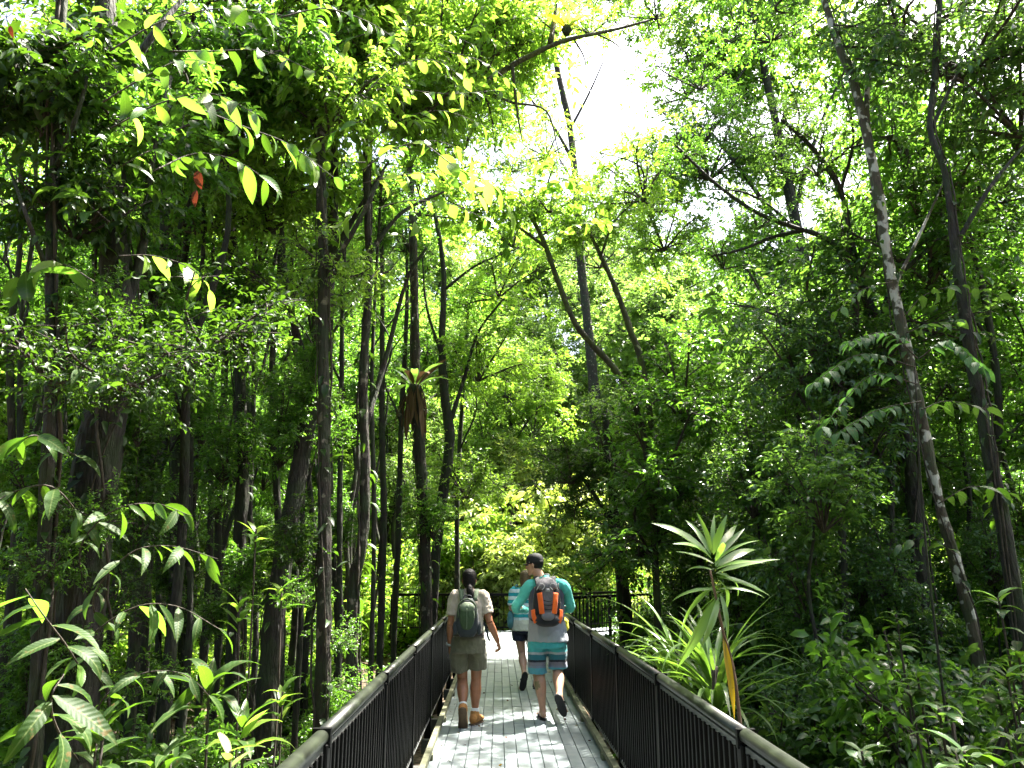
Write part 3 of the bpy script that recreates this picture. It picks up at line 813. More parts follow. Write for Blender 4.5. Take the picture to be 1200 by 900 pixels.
LS = random.Random(91)
for lab in ['thickest dark trunk on the left, wrapped in climbing leaves', 'slim trunk with a slight bow just right of the thickest trunk', 'dark upright trunk among thin stems, left of the leaning trunk', 'dark trunk leaning to the right with a pale root beside it',
            'straight reddish brown trunk rising just behind the left railing', 'dark trunk far back between the slim trunks on the left', 'slim dark trunk at the far left edge beside the thickest trunk']:
    r_ = next(o for o in bpy.data.objects if o.get('label') == lab)
    tk_ = next(c for c in r_.children if c.name.startswith('trunk'))
    zs = [v.co for v in tk_.data.vertices]
    for k_ in range(6):
        v_ = LS.choice([c for c in zs if .8 < c.z < 4.8])
        crown(r_, 'column' if k_ % 2 else 'sparse', Vector((v_.x + LS.uniform(-.35, .35), v_.y + LS.uniform(.0, .5), v_.z)), LS.uniform(.16, .27), LS.choice([D, MID, MID]))
def overhead():
    r = thing('canopy_tree', 'tall tree right of the walk, added so its boughs dapple the deck', 'tree', (7.2, 6.2, gh(7.2, 6.2)))
    o0 = Vector(r.location)
    mb = MB(); mb.tube(smooth_path([(0, 0, -.1), (.1, .1, 4), (-.2, .2, 8), (-.3, .3, 12)], 5), np.linspace(.17, .07, 16), 9, bump=.06, rng=TR)
    link('trunk', mb.mesh('trunk', M_BARK_DARK, tone=False), r)
    for (x, y, z, kind, sc) in [ (4.2, 10.3, 11, 'sparse', .62), (4.8, 11.7, 11, 'sparse', .6), (3.9, 13.2, 11, 'sparse', .6), (4.5, 15.0, 11, 'sparse', .6), (4.1, 18, 11, 'sparse', .6), (5.2, 9.6, 11.2, 'sparse', .5)]:  # sparse crowns added high up to throw broken shade on the deck
        e = Vector((x, y, z)) - o0
        lb = MB(); lb.tube(smooth_path([(-.25, .25, z - .2), ((e.x - .25) / 2, e.y / 2 + .3, z + 1.6), tuple(e)], 5), np.linspace(.03, .01, 11), 6)
        link('limb', lb.mesh('limb', M_BARK_DARK, tone=False), r)
        crown(r, kind, e, sc, MID)
overhead()
# mossy bough across the top of the sky gap, with a yellow green fern growing on it
r_, o0_ = next((o, Vector(o.location)) for o in bpy.data.objects if o.get('label') == 'slender trunk with a pale kinked base behind the left railing')
for bp_, bw in [([(427, 130), (480, 125), (545, 108), (605, 74), (645, 54), (675, 44), (715, 36), (760, 24)], 11), ([(672, 45), (684, 66), (688, 88)], 3), ([(700, 40), (722, 52), (735, 70)], 3), ([(600, 76), (606, 130), (612, 165)], 5), ([(645, 52), (650, 20), (655, -20)], 9), ([(560, 104), (600, 120), (640, 130), (655, 180)], 5)]:
    b3 = smooth_path([P(a_, b_, 8.4 + .15 * math.sin(i_)) - o0_ for i_, (a_, b_) in enumerate(bp_)], 5)
    bb = MB(); bb.tube(b3, np.linspace(bw, bw * .3, len(b3)) * .5 * 8.4 / 900 * (1 + TR.normal(size=len(b3)) * .06), 7, bump=.08, rng=TR)
    link('limb', bb.mesh('limb', M_BARK_MOSS, tone=False), r_)
crown(r_, 'sparse', P(690, 30, 8.6) - o0_, .3, LIME)
crown(r_, 'fine', P(600, 40, 9) - o0_, .5, LIME)

# ------------------------------------------------------------------ the forest around (each kind built once, then copied)
def make_pole(seed, H, r, mat, lm, crowns, name='sapling', label='', group='', cat='tree'):
    rng = np.random.default_rng(seed)
    root = thing(name, label, cat, (0, 0, 0), group)
    k = 6
    pts = [np.array([0, 0, -.1])] + [np.array([rng.normal() * .05 * H * i / k * .5, rng.normal() * .05 * H * i / k * .5, H * i / k]) for i in range(1, k + 1)]
    path = smooth_path(pts, 4)
    mb = MB(); mb.tube(path, np.linspace(r, r * .35, len(path)) * (1 + rng.normal(size=len(path)) * .05), 7, bump=.04, rng=rng)
    link('trunk', mb.mesh('trunk', mat, tone=False), root)
    pa = np.array(path)
    for (kind, hfrac, off, sc) in crowns:
        p0 = pa[int(hfrac * .85 * (len(pa) - 1))]
        th = rng.uniform(0, 6.28)
        e = pa[min(len(pa) - 1, int(hfrac * (len(pa) - 1)))] + np.array([math.cos(th) * off, math.sin(th) * off, .2])
        if off > .05:
            lp = smooth_path([p0, (p0 + e) / 2 + np.array([0, 0, .15]), e], 4)
            lb = MB(); lb.tube(lp, np.linspace(r * .4, r * .15, len(lp)), 5)
            link('limb', lb.mesh('limb', mat, tone=False), root)
        crown(root, kind, Vector(e), sc, lm)
    return root

def scatter(proto, spots, srange=(.85, 1.2), tilt=.03, rng=None):
    rng = rng or RND
    first = True
    for (x, y) in spots:
        o = proto if first else copy_tree(proto)
        first = False
        o.location = (x, y, gh(x, y) - .03)
        s = rng.uniform(*srange)
        o.scale = (s, s, s * rng.uniform(.93, 1.1))
        o.rotation_euler = (rng.uniform(-tilt, tilt), rng.uniform(-tilt, tilt), rng.uniform(0, 6.28))

def spread(n, fx, seed, mind=.8, tries=60):
    rg = random.Random(seed)
    out = []
    for _ in range(n * tries):
        if len(out) >= n:
            break
        p = fx(rg)
        if p and all((p[0] - q[0]) ** 2 + (p[1] - q[1]) ** 2 > mind * mind for q in out):
            out.append(p)
    return out

# thin poles crowding the left thicket
def f_left(rg):
    y = 7 + 22 * rg.random() ** 1.2; x = -rg.uniform(2.6, min(10, 3.0 + y * .62))
    if y > 15.5 and x > -3.2: return None
    return (x, y)
pole_a = make_pole(1, 9, .075, M_BARK_DARK, MID, [('column', .72, .2, .5), ('sparse', .95, .3, .7), ('column', .4, .5, .35)], 'sapling',
                   'slim dark pole of a tree in the shaded thicket left of the boardwalk', 'thin trees crowding the left thicket')
pole_b = make_pole(2, 7.5, .05, M_BARK_DARK, MID, [('sparse', .92, .3, .65), ('column', .5, .35, .4)], 'sapling',
                   'slim dark pole of a tree in the shaded thicket left of the boardwalk', 'thin trees crowding the left thicket')
sp = spread(64, f_left, 3, .75)
scatter(pole_a, sp[:30]); scatter(pole_b, sp[30:])
# shrubs low in the left thicket
def f_lshrub(rg):
    y = 4.5 + 26 * rg.random() ** 1.2; x = -rg.uniform(2.3, 2.8 + y * .62)
    if y > 15.5 and x > -3.6: return None
    return (x, y)
def make_shrub(kind, sc, lm, label, group, name='shrub'):
    r = thing(name, label, 'shrub', (0, 0, 0), group)
    s2 = sc if not hasattr(sc, '__len__') else sc[0]
    crown(r, kind, Vector((0, 0, .85 * s2)), sc, lm, tilt=.1)
    mb = MB()
    for k in range(4):
        a = k * 1.6
        mb.tube(smooth_path([(math.cos(a) * .05, math.sin(a) * .05, -.05), (math.cos(a) * .12, math.sin(a) * .12, .4 * s2), (math.cos(a) * .35 * s2, math.sin(a) * .35 * s2, .95 * s2)], 3), .012 * s2 + .006, 5)
    link('stem', mb.mesh('stem', M_TWIG, tone=False), r)
    return r
sp = spread(60, f_lshrub, 8, .8)
scatter(make_shrub('bush', .62, MID, 'small dark shrub low under the thin trees on the left', 'shrubs under the left thicket'), sp[:44], (.6, 1.25))
scatter(make_shrub('bigbush', .6, D, 'broad leaved dark shrub under the thin trees on the left', 'broad leaved shrubs under the left thicket'), sp[44:], (.6, 1.1))
# shrubs packed along the right side
def f_rshrub(rg):
    y = 5.5 + 22 * rg.random() ** 1.1; x = rg.uniform(2.7 + max(0, 9 - y) * .16, min(8.5, 3.4 + y * .66))
    if y > 17 and abs(x - (y - 18.9)) < 2.6: return None
    return (x, y)
sp = spread(62, f_rshrub, 12, .95)
scatter(make_shrub('bush', .85, COOL, 'dense small leaved shrub in the green wall right of the boardwalk', 'shrubs in the green wall on the right'), sp[:38], (.75, 1.35))
scatter(make_shrub('bush', 1.0, MID, 'lighter small leaved shrub in the green wall right of the boardwalk', 'lighter shrubs in the green wall on the right'), sp[38:], (.75, 1.35))
def f_tall(rg):
    y = rg.uniform(7.2, 17); x = rg.uniform(3.2, 3.6 + y * .42)
    return None if y < 9.4 and x / y > .42 else (x, y)
scatter(make_pole(21, 3.3, .028, M_BARK_DARK, COOL, [('column', .95, .1, .5), ('column', .6, .35, .5), ('bush', .3, .3, .42)], 'tall_shrub',
        'tall slender shrub leafy from the ground up in the shade right of the boardwalk', 'tall shrubs in the shade on the right'), spread(30, f_tall, 61, .85), (.75, 1.25))
def f_lbright(rg):
    y = rg.uniform(13, 27); x = -rg.uniform(4.5, 9 + y * .3)
    return (x, y)
scatter(make_shrub('bush', 1.0, LIME, 'sunlit shrub glimpsed between the dark trunks on the left', 'sunlit shrubs beyond the left trunks'), spread(30, f_lbright, 63, 1.5), (.7, 1.5))
def f_ltall(rg):
    y = rg.uniform(6.8, 16); x = -rg.uniform(2.4, 2.8 + y * .5)
    return (x, y)
scatter(make_pole(22, 3.4, .025, M_BARK_DARK, D, [('column', .95, .1, .42), ('sparse', .65, .3, .36), ('column', .35, .25, .36)], 'tall_shrub',
        'thin dark shrub with sparse leaves among the trunks on the left', 'thin shrubs among the left trunks'), spread(11, f_ltall, 62, 1.2), (.7, 1.15))
def f_low(rg):
    y = rg.uniform(4.2, 9.5); x = rg.uniform(2.3, 6.5)
    return (x, y) if x > 1.2 + (y - 4) * .1 else None
scatter(make_shrub('bush', .48, D, 'low dense bush near the right railing', 'low bushes near the right railing'), spread(30, f_low, 58, .6), (.7, 1.2))
def f_rtree(rg):
    y = 9.8 + 18 * rg.random() ** 1.05; x = rg.uniform(4.6, min(9, 5 + y * .62))
    if y > 17 and abs(x - (y - 18.9)) < 3.4: return None
    if y > 12.5 and x < 6.2: return None
    return (x, y)
rt = make_pole(5, 5.2, .05, M_BARK_DARK, COOL, [('fine', .95, .2, .8), ('column', .7, .5, .6), ('bush', .45, .5, .55)], 'small_tree',
               'small leafy tree rising from the shrubs right of the boardwalk', 'small leafy trees on the right')
rt2 = make_pole(6, 7.6, .07, M_BARK_DARK, MID, [('fine', .97, .3, 1.0), ('fine', .75, .8, .7), ('column', .5, .5, .6)], 'small_tree',
                'taller leafy tree rising behind the shrubs right of the boardwalk', 'taller leafy trees on the right')
sp = spread(26, f_rtree, 15, 1.2)
scatter(rt, [q for q in sp if q[0] < 6.2]); scatter(rt2, [q for q in sp if q[0] >= 6.2])
# tall canopy trees to either side, holding the roof of leaves
ct = make_pole(7, 13.5, .17, M_BARK_DARK, MID, [('fine', .97, .4, 1.35), ('fine', .85, 1.6, 1.2), ('fine', .8, 1.8, 1.1), ('sparse', .66, 1.8, 1.0), ('fine', .9, 1.5, 1.1)], 'canopy_tree',
               'tall dark trunked tree holding the leaf roof over the thicket', 'tall trees holding the leaf roof')
def f_can(rg):
    s = rg.choice((-1, 1)); y = rg.uniform(3, 36); x = -rg.uniform(17, 22 + y * .4) if s < 0 else rg.uniform(19, 24 + y * .4)
    if s > 0 and y > 17 and abs(x - (y - 18.9)) < 3.8: return None
    return (x, y)
scatter(ct, spread(13, f_can, 21, 3.0), (.8, 1.15))
# sunlit shrubs and trees beyond the landing
def f_mid(rg):
    y = rg.uniform(22.6, 37); x = rg.uniform(-9, 9)
    if x > -1.5 and abs(x - (y - 20.4)) < 2.8: return None
    return (x, y)
sp = spread(60, f_mid, 31, 1.2)
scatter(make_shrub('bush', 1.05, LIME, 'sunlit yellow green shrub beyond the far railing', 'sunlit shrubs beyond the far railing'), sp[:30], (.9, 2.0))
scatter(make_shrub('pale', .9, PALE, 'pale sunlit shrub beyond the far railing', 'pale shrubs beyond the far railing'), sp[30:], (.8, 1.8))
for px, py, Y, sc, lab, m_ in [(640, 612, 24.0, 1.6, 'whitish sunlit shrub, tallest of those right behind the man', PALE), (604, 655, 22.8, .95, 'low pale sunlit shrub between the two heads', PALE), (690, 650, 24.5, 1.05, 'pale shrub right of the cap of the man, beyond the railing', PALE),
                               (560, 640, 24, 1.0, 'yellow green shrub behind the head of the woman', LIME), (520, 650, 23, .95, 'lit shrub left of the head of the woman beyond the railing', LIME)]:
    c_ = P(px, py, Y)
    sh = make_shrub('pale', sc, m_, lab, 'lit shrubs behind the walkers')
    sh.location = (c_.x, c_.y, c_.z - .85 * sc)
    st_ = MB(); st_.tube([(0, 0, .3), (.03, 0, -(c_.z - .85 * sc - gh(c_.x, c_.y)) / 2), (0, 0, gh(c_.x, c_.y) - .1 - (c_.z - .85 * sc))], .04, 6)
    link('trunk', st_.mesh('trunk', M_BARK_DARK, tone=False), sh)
mt = make_pole(8, 8, .08, M_BARK_MID, FAR, [('sparse', .97, .3, 1.2), ('fine', .78, 1.0, 1.0), ('fine', .6, 1.0, .8)], 'young_tree',
               'bright green young tree standing beyond the end of the boardwalk', 'young trees beyond the boardwalk')
def f_my(rg):
    y = rg.uniform(24, 40); x = rg.uniform(-12, 13)
    if x > -1.5 and abs(x - (y - 20.4)) < 2.5: return None
    if -2.5 < x < 9 and y < 38: return None
    return (x, y)
scatter(mt, spread(18, f_my, 33, 2.4), (.8, 1.2))
# leafy trees filling both sides further back, clothed almost to the ground
tk = make_pole(10, 12.5, .1, M_BARK_DARK, LIME, [('mid', .97, .3, 1.0), ('mid', .8, 1.2, .9), ('mid', .62, 1.4, .85), ('mid', .45, 1.3, .75), ('mid', .28, 1.1, .7)], 'leafy_tree',
               'leafy tree clothed nearly to the ground behind the thin trunks on the left', 'leafy trees behind the left thicket')
def f_tkl(rg):
    y = rg.uniform(11, 42); x = -rg.uniform(2.6 if y > 25 else 11, 12 + y * .5)
    return (x, y)
scatter(tk, spread(40, f_tkl, 51, 2.0), (.75, 1.25))
tk2 = make_pole(14, 11.5, .1, M_BARK_DARK, MID, [('mid', .97, .3, 1.0), ('mid', .8, 1.3, .9), ('mid', .62, 1.4, .85), ('mid', .42, 1.3, .75), ('mid', .25, 1.1, .7)], 'leafy_tree',
               'leafy tree clothed nearly to the ground behind the shrubs on the right', 'leafy trees behind the right hand shrubs')
def f_tkr(rg):
    y = rg.uniform(12, 40); x = rg.uniform(16 if y < 27 else 9, 19 + y * .5)
    if y > 17 and abs(x - (y - 18.9)) < 3: return None
    return (x, y)
scatter(tk2, spread(22, f_tkr, 52, 2.4), (.7, 1.15))
def f_clear(rg):
    x, y = rg.uniform(9, 18), rg.uniform(6, 30)
    return None if y > 17 and abs(x - (y - 18.9)) < 3.4 else (x, y)
scatter(make_shrub('bush', 1.1, LIME, 'sunlit shrub glimpsed through the green wall on the right', 'sunlit shrubs behind the right wall'), spread(34, f_clear, 57, 1.6), (.8, 1.9))
# the forest goes on behind the viewer
def f_back(rg):
    x = rg.uniform(-17, 17); y = rg.uniform(-20, -1.5)
    return (x, y) if abs(x) > 3.2 and (y < -4 or abs(x) > 5) else None
tk3 = make_pole(15, 11.5, .1, M_BARK_DARK, MID, [('mid', .97, .3, 1.0), ('mid', .8, 1.3, .9), ('mid', .62, 1.4, .85), ('mid', .42, 1.3, .75), ('mid', .25, 1.1, .7)], 'leafy_tree',
               'leafy tree beside the boardwalk behind the viewer', 'leafy trees behind the viewer')
scatter(tk3, spread(34, f_back, 53, 2.0), (.8, 1.2))
# tall bright trees ahead that leave only a narrow gap of sky
hi = make_pole(16, 18, .16, M_BARK_MID, FAR, [('mid', .98, .4, 1.15), ('mid', .88, 1.8, 1.1), ('mid', .78, 2.2, 1.1), ('mid', .66, 2.2, 1.0), ('mid', .55, 2.0, 1.0), ('mid', .42, 1.6, .9), ('mid', .3, 1.6, .8)], 'tall_leafy_tree',
               'tall bright leafy tree standing well beyond the landing', 'tall leafy trees beyond the landing')
scatter(hi, [(-7, 36), (-2.6, 44), (5.6, 44), (10.2, 39), (1.8, 52), (-6, 47), (14, 42), (8.5, 50), (-12, 40), (-17, 33), (18, 34)], (.85, 1.12))
scatter(copy_tree(hi), [(-4.5, 52), (-.5, 58), (3.6, 56), (7.6, 54)], (1.35, 1.5))
# far trees, taller away from the gap
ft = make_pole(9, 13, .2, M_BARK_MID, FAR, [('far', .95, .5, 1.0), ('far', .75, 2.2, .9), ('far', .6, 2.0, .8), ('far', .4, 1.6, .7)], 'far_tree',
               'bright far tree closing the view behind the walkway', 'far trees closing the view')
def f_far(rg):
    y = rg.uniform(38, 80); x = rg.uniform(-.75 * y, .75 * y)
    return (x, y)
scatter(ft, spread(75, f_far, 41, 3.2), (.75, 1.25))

# the far-off forest that reads as one mass
def far_forest():
    rng = np.random.default_rng(8)
    N = 70000
    u = rng.uniform(-1.25, 1.25, N)
    r = rng.uniform(84, 112, N)
    x, y = r * np.sin(u), r * np.cos(u)
    lump = 15 + 5 * np.sin(u * 17) + 4 * np.sin(u * 41 + 1) + 3 * np.sin(u * 7 + 2)
    z = rng.uniform(0, 1, N) ** .9 * lump
    ax = rng.normal(size=(N, 3)); up = rng.normal(size=(N, 3)) * .5; up[:, 2] += 1
    mb = MB(); add_leaves(mb, np.stack([x, y, z], -1), ax, up, rng.uniform(.7, 1.5, N), rng.uniform(.4, .8, N), np.clip(rng.normal(.45, .2, N), 0, 1))
    o = link('far_forest', mb.mesh('far_forest', M_LEAF_FAR)); o['kind'] = 'stuff'
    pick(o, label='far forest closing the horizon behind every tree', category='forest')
far_forest()

# ------------------------------------------------------------------ large leaves, each an object of its own
def blade_mesh(name, width, bend, fold, shape='leaf', stations=8, wave=0.0, seed=0, mat=None):
    """one leaf of length 1 along +X, drooping by bend, folded along its midrib"""
    rng = np.random.default_rng(seed)
    t = np.linspace(0, 1, stations)
    if shape == 'leaf':
        w = np.sin(np.pi * np.clip(t, 0, 1) ** .8) ** .85
        w[0] = .06
    elif shape == 'strap':
        w = np.minimum(1, t * 5 + .35) * (1 - t ** 2.6)
    else:
        w = np.sin(np.pi * (t ** 1.15)) ** .7 * .9 + .1 * (1 - t)
    w[-1] = .01
    ang = -bend * t ** 1.4
    dx = np.cos(ang); dz = np.sin(ang)
    x = np.concatenate([[0], np.cumsum((dx[1:] + dx[:-1]) / 2)]) / (stations - 1)
    z = np.concatenate([[0], np.cumsum((dz[1:] + dz[:-1]) / 2)]) / (stations - 1)
    V = []
    for i in range(stations):
        wv = rng.normal() * wave
        for sgn in (-1, 0, 1):
            yy = sgn * w[i] * width / 2
            V.append((x[i] - math.sin(ang[i]) * abs(yy) * fold * 0, yy, z[i] + abs(yy) * fold + wv * sgn * width))
    q = []
    for i in range(stations - 1):
        for j in range(2):
            a0 = i * 3 + j
            q.append((a0, a0 + 3, a0 + 4, a0 + 1))
    mb = MB(); mb.add(V, quads=q, tone=rng.uniform(.2, .75))
    return mb.mesh(name, mat)

BROAD = [blade_mesh('leaf', .36 + .06 * (i % 2), .55 + .25 * i, .25, 'leaf', 7, .03, i, M_LEAF_MID) for i in range(5)]
LONG = [blade_mesh('leaf', .24 + .04 * (i % 2), .5 + .3 * i, .3, 'leaf', 8, .03, 10 + i, M_LEAF_MID) for i in range(5)]
ROUND = [blade_mesh('leaf', .55 + .06 * (i % 2), .4 + .2 * i, .15, 'leaf', 7, .02, 20 + i, M_LEAF_LIME) for i in range(4)]
STRAP = [blade_mesh('leaf', .055, .5 + .45 * i, .5, 'strap', 11, .02, 30 + i, M_LEAF_STRAP) for i in range(5)]
WIDE = [blade_mesh('leaf', .115, .3 + .42 * i, .35, 'leaf', 11, .03, 40 + i, M_LEAF_STRAP) for i in range(6)]
LR = random.Random(31)

def frame(axis, up):
    x = Vector(axis).normalized()
    y = Vector(up).cross(x)
    if y.length < 1e-4:
        y = Vector((0, 1, 0)).cross(x)
    y.normalize()
    z = x.cross(y)
    return Matrix((x, y, z)).transposed().to_euler()

VEINED = {}
def veined(m):
    if m.name not in VEINED:
        a_ = LEAF_ARGS[m.name]
        VEINED[m.name] = leaf_mat(a_[0] + ' veined', a_[1], a_[2], a_[3], a_[4] + .06, a_[5], a_[6] * .65, a_[7], vein=True)
    return VEINED[m.name]
def put_leaf(root, me, pos, axis, up, L, mat=None, name='leaf'):
    mat = mat or me.materials[0]
    if mat not in (M_LEAF_STRAP, M_LEAF_DEAD):
        mat = veined(mat)
    return link(name, me, root, mat, pos, frame(axis, up), (L, L * LR.uniform(.85, 1.2), L))

def leafy_twig(root, o0, pts, Y, n, L, meshes, mat=None, droop=.5, thick=.006, mats=None, spread_=.9):
    """a twig through the picked points with n leaves alternating along it"""
    ys = Y if hasattr(Y, '__len__') else [Y + LR.uniform(-.15, .15) for _ in pts]
    p3 = smooth_path([P(a, b, c) - o0 for (a, b), c in zip(pts, ys)], 5)
    mb = MB(); mb.tube(p3, np.linspace(thick, thick * .35, len(p3)), 5)
    link('twig', mb.mesh('twig', M_TWIG, tone=False), root)
    pa = [Vector(p) for p in p3]
    for i in range(n):
        u = .12 + .88 * (i + LR.random() * .6) / n
        k = min(len(pa) - 2, int(u * (len(pa) - 1)))
        p = pa[k].lerp(pa[k + 1], u * (len(pa) - 1) - k if u < 1 else 1)
        d = (pa[k + 1] - pa[k]).normalized()
        sd_ = d.cross(Vector((0, 0, 1)))
        sd_ = sd_.normalized() if sd_.length > .05 else Vector((LR.uniform(-1, 1), LR.uniform(-1, 1), 0)).normalized()
        ax = d * LR.uniform(.3, .9) + sd_ * (spread_ if i % 2 else -spread_) * LR.uniform(.5, 1.1) + Vector((LR.gauss(0, .2), LR.gauss(0, .2), LR.gauss(0, .15) - droop * LR.uniform(.5, 1.5)))
        up = Vector((LR.gauss(0, .6), LR.gauss(0, .6) - .15, 1))
        m = mat if mats is None else LR.choices([q[0] for q in mats], [q[1] for q in mats])[0]
        put_leaf(root, LR.choice(meshes), p, ax, up, L * LR.uniform(.7, 1.25), m)

def find(label):
    for o in bpy.data.objects:
        if o.get('label') == label:
            return o, Vector(o.location)

# drooping broad leaves of the upper left, on branches of the thickest trunk
root, o0 = find('thickest dark trunk on the left, wrapped in climbing leaves')
MX = [(MID, 5), (D, 3), (LIME, 3), (COOL, 2)]
for pts, n, L in [
    ([(128, 60), (190, 25), (260, 10), (330, 18)], 12, .21), ([(120, 120), (170, 90), (215, 70), (262, 78)], 10, .22),
    ([(130, 150), (190, 120), (250, 110), (310, 140)], 12, .22), ([(125, 210), (150, 190), (185, 175), (215, 190)], 10, .2),
    ([(180, 200), (230, 180), (280, 190), (330, 225)], 12, .2), ([(128, 260), (90, 230), (50, 215), (10, 222)], 10, .22),
    ([(125, 80), (80, 50), (40, 45), (5, 60)], 10, .22), ([(140, 300), (180, 300), (225, 315), (250, 345)], 9, .19),
    ([(200, 60), (250, 60), (310, 60), (370, 85)], 12, .19), ([(110, 330), (75, 310), (35, 315), (5, 340)], 8, .22),
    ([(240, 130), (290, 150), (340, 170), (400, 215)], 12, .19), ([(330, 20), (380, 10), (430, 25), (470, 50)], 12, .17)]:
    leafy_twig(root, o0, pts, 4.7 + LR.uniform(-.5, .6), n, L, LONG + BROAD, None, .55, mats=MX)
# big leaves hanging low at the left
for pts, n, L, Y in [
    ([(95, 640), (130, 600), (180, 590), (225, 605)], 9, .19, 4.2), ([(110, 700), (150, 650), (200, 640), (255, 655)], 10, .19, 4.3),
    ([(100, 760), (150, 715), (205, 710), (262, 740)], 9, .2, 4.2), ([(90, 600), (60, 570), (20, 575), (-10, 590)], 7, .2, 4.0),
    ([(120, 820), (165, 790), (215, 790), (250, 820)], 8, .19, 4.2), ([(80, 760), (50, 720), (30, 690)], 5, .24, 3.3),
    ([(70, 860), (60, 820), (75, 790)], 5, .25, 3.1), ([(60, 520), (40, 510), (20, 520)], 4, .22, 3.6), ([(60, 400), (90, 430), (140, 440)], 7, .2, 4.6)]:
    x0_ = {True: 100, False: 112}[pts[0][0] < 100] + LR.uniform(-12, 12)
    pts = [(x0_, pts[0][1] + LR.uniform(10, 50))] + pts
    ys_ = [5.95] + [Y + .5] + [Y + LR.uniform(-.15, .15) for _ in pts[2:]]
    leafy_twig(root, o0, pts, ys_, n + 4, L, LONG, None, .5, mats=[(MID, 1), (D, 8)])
put_leaf(root, BROAD[2], P(12, 30, 4.6) - o0, (.2, 0, -1), (0, -1, .2), .09, M_LEAF_RED)
put_leaf(root, BROAD[3], P(232, 200, 4.6) - o0, (.1, 0, -1), (0, -1, .2), .13, M_LEAF_RED)
put_leaf(root, BROAD[1], P(230, 222, 4.6) - o0, (-.1, 0, -1), (0, -1, .2), .12, M_LEAF_RED)

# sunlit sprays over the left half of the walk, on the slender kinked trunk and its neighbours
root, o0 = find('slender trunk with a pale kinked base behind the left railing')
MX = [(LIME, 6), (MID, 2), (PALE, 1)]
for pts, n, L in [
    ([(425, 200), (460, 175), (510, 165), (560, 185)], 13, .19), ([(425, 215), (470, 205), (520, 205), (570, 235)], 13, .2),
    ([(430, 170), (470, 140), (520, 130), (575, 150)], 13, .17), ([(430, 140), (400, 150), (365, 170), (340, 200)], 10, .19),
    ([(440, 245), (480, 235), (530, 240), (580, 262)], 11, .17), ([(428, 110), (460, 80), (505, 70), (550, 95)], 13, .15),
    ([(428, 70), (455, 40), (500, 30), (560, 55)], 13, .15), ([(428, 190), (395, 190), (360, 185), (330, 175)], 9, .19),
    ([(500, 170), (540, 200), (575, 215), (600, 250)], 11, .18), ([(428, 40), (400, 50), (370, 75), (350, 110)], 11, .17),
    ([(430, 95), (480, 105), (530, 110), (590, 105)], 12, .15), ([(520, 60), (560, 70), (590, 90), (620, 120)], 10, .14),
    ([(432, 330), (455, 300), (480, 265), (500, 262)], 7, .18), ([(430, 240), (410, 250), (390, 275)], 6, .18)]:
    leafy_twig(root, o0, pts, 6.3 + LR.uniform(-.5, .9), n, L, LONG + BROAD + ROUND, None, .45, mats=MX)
# roundish leaves above the leaning mossy trunk
root, o0 = find('mossy curved trunk leaning left across the light from the twin stems')
for pts, n, L in [
    ([(614, 240), (585, 220), (560, 215)], 12, .22), ([(618, 250), (600, 270), (590, 300)], 9, .22), ([(620, 240), (650, 215), (690, 215)], 14, .24),
    ([(630, 262), (665, 240), (710, 240)], 14, .24), ([(640, 285), (680, 262), (722, 262)], 12, .24), ([(625, 230), (630, 200), (650, 180)], 10, .2),
    ([(615, 245), (590, 250), (565, 262)], 10, .22), ([(600, 270), (615, 290), (610, 335)], 8, .22)]:
    leafy_twig(root, o0, pts, 11 + LR.uniform(-.6, .6), n, L, ROUND + BROAD, None, .3, mats=[(LIME, 5), (MID, 2)])

# ------------------------------------------------------------------ bird's nest fern on its trunk
def birds_nest():
    c = P(486, 452, 12.45)
    r = thing('bird_nest_fern', 'bird nest fern with a brown skirt of dead fronds halfway up a slim trunk', 'fern', c)
    me_ = [blade_mesh('frond', .17, .3 + .3 * i, .3, 'wide', 9, .02, 60 + i, M_LEAF_LIME) for i in range(4)]
    dd = [blade_mesh('dead_frond', .10, .2 + .2 * i, .4, 'wide', 8, .08, 70 + i, M_LEAF_DEAD) for i in range(3)]
    for k in range(19):
        th = k * 2.4
        el = LR.uniform(.25, 1.15)
        put_leaf(r, LR.choice(me_), (math.cos(th) * .07, math.sin(th) * .07, 0), (math.cos(th), math.sin(th), el), (0, 0, 1), LR.uniform(.5, .72), COOL if k % 5 else M_LEAF_DEAD, 'frond')
    for k in range(30):
        th = k * 2.4
        put_leaf(r, LR.choice(dd), (math.cos(th) * .12, math.sin(th) * .12, LR.uniform(-.16, .05)), (math.cos(th) * LR.uniform(.1, .5), math.sin(th) * LR.uniform(.1, .5), -1), (math.cos(th) + LR.uniform(-.8, .8), math.sin(th) + LR.uniform(-.8, .8), .3), LR.uniform(.3, .85), None, 'dead_frond')
    mb = MB()
    mb.tube([(0, 0, -.22), (0, 0, -.1), (0, 0, .04)], [.07, .12, .08], 9, bump=.1, rng=TR)
    link('root_ball', mb.mesh('root_ball', M_BARK_DARK, tone=False), r)
birds_nest()

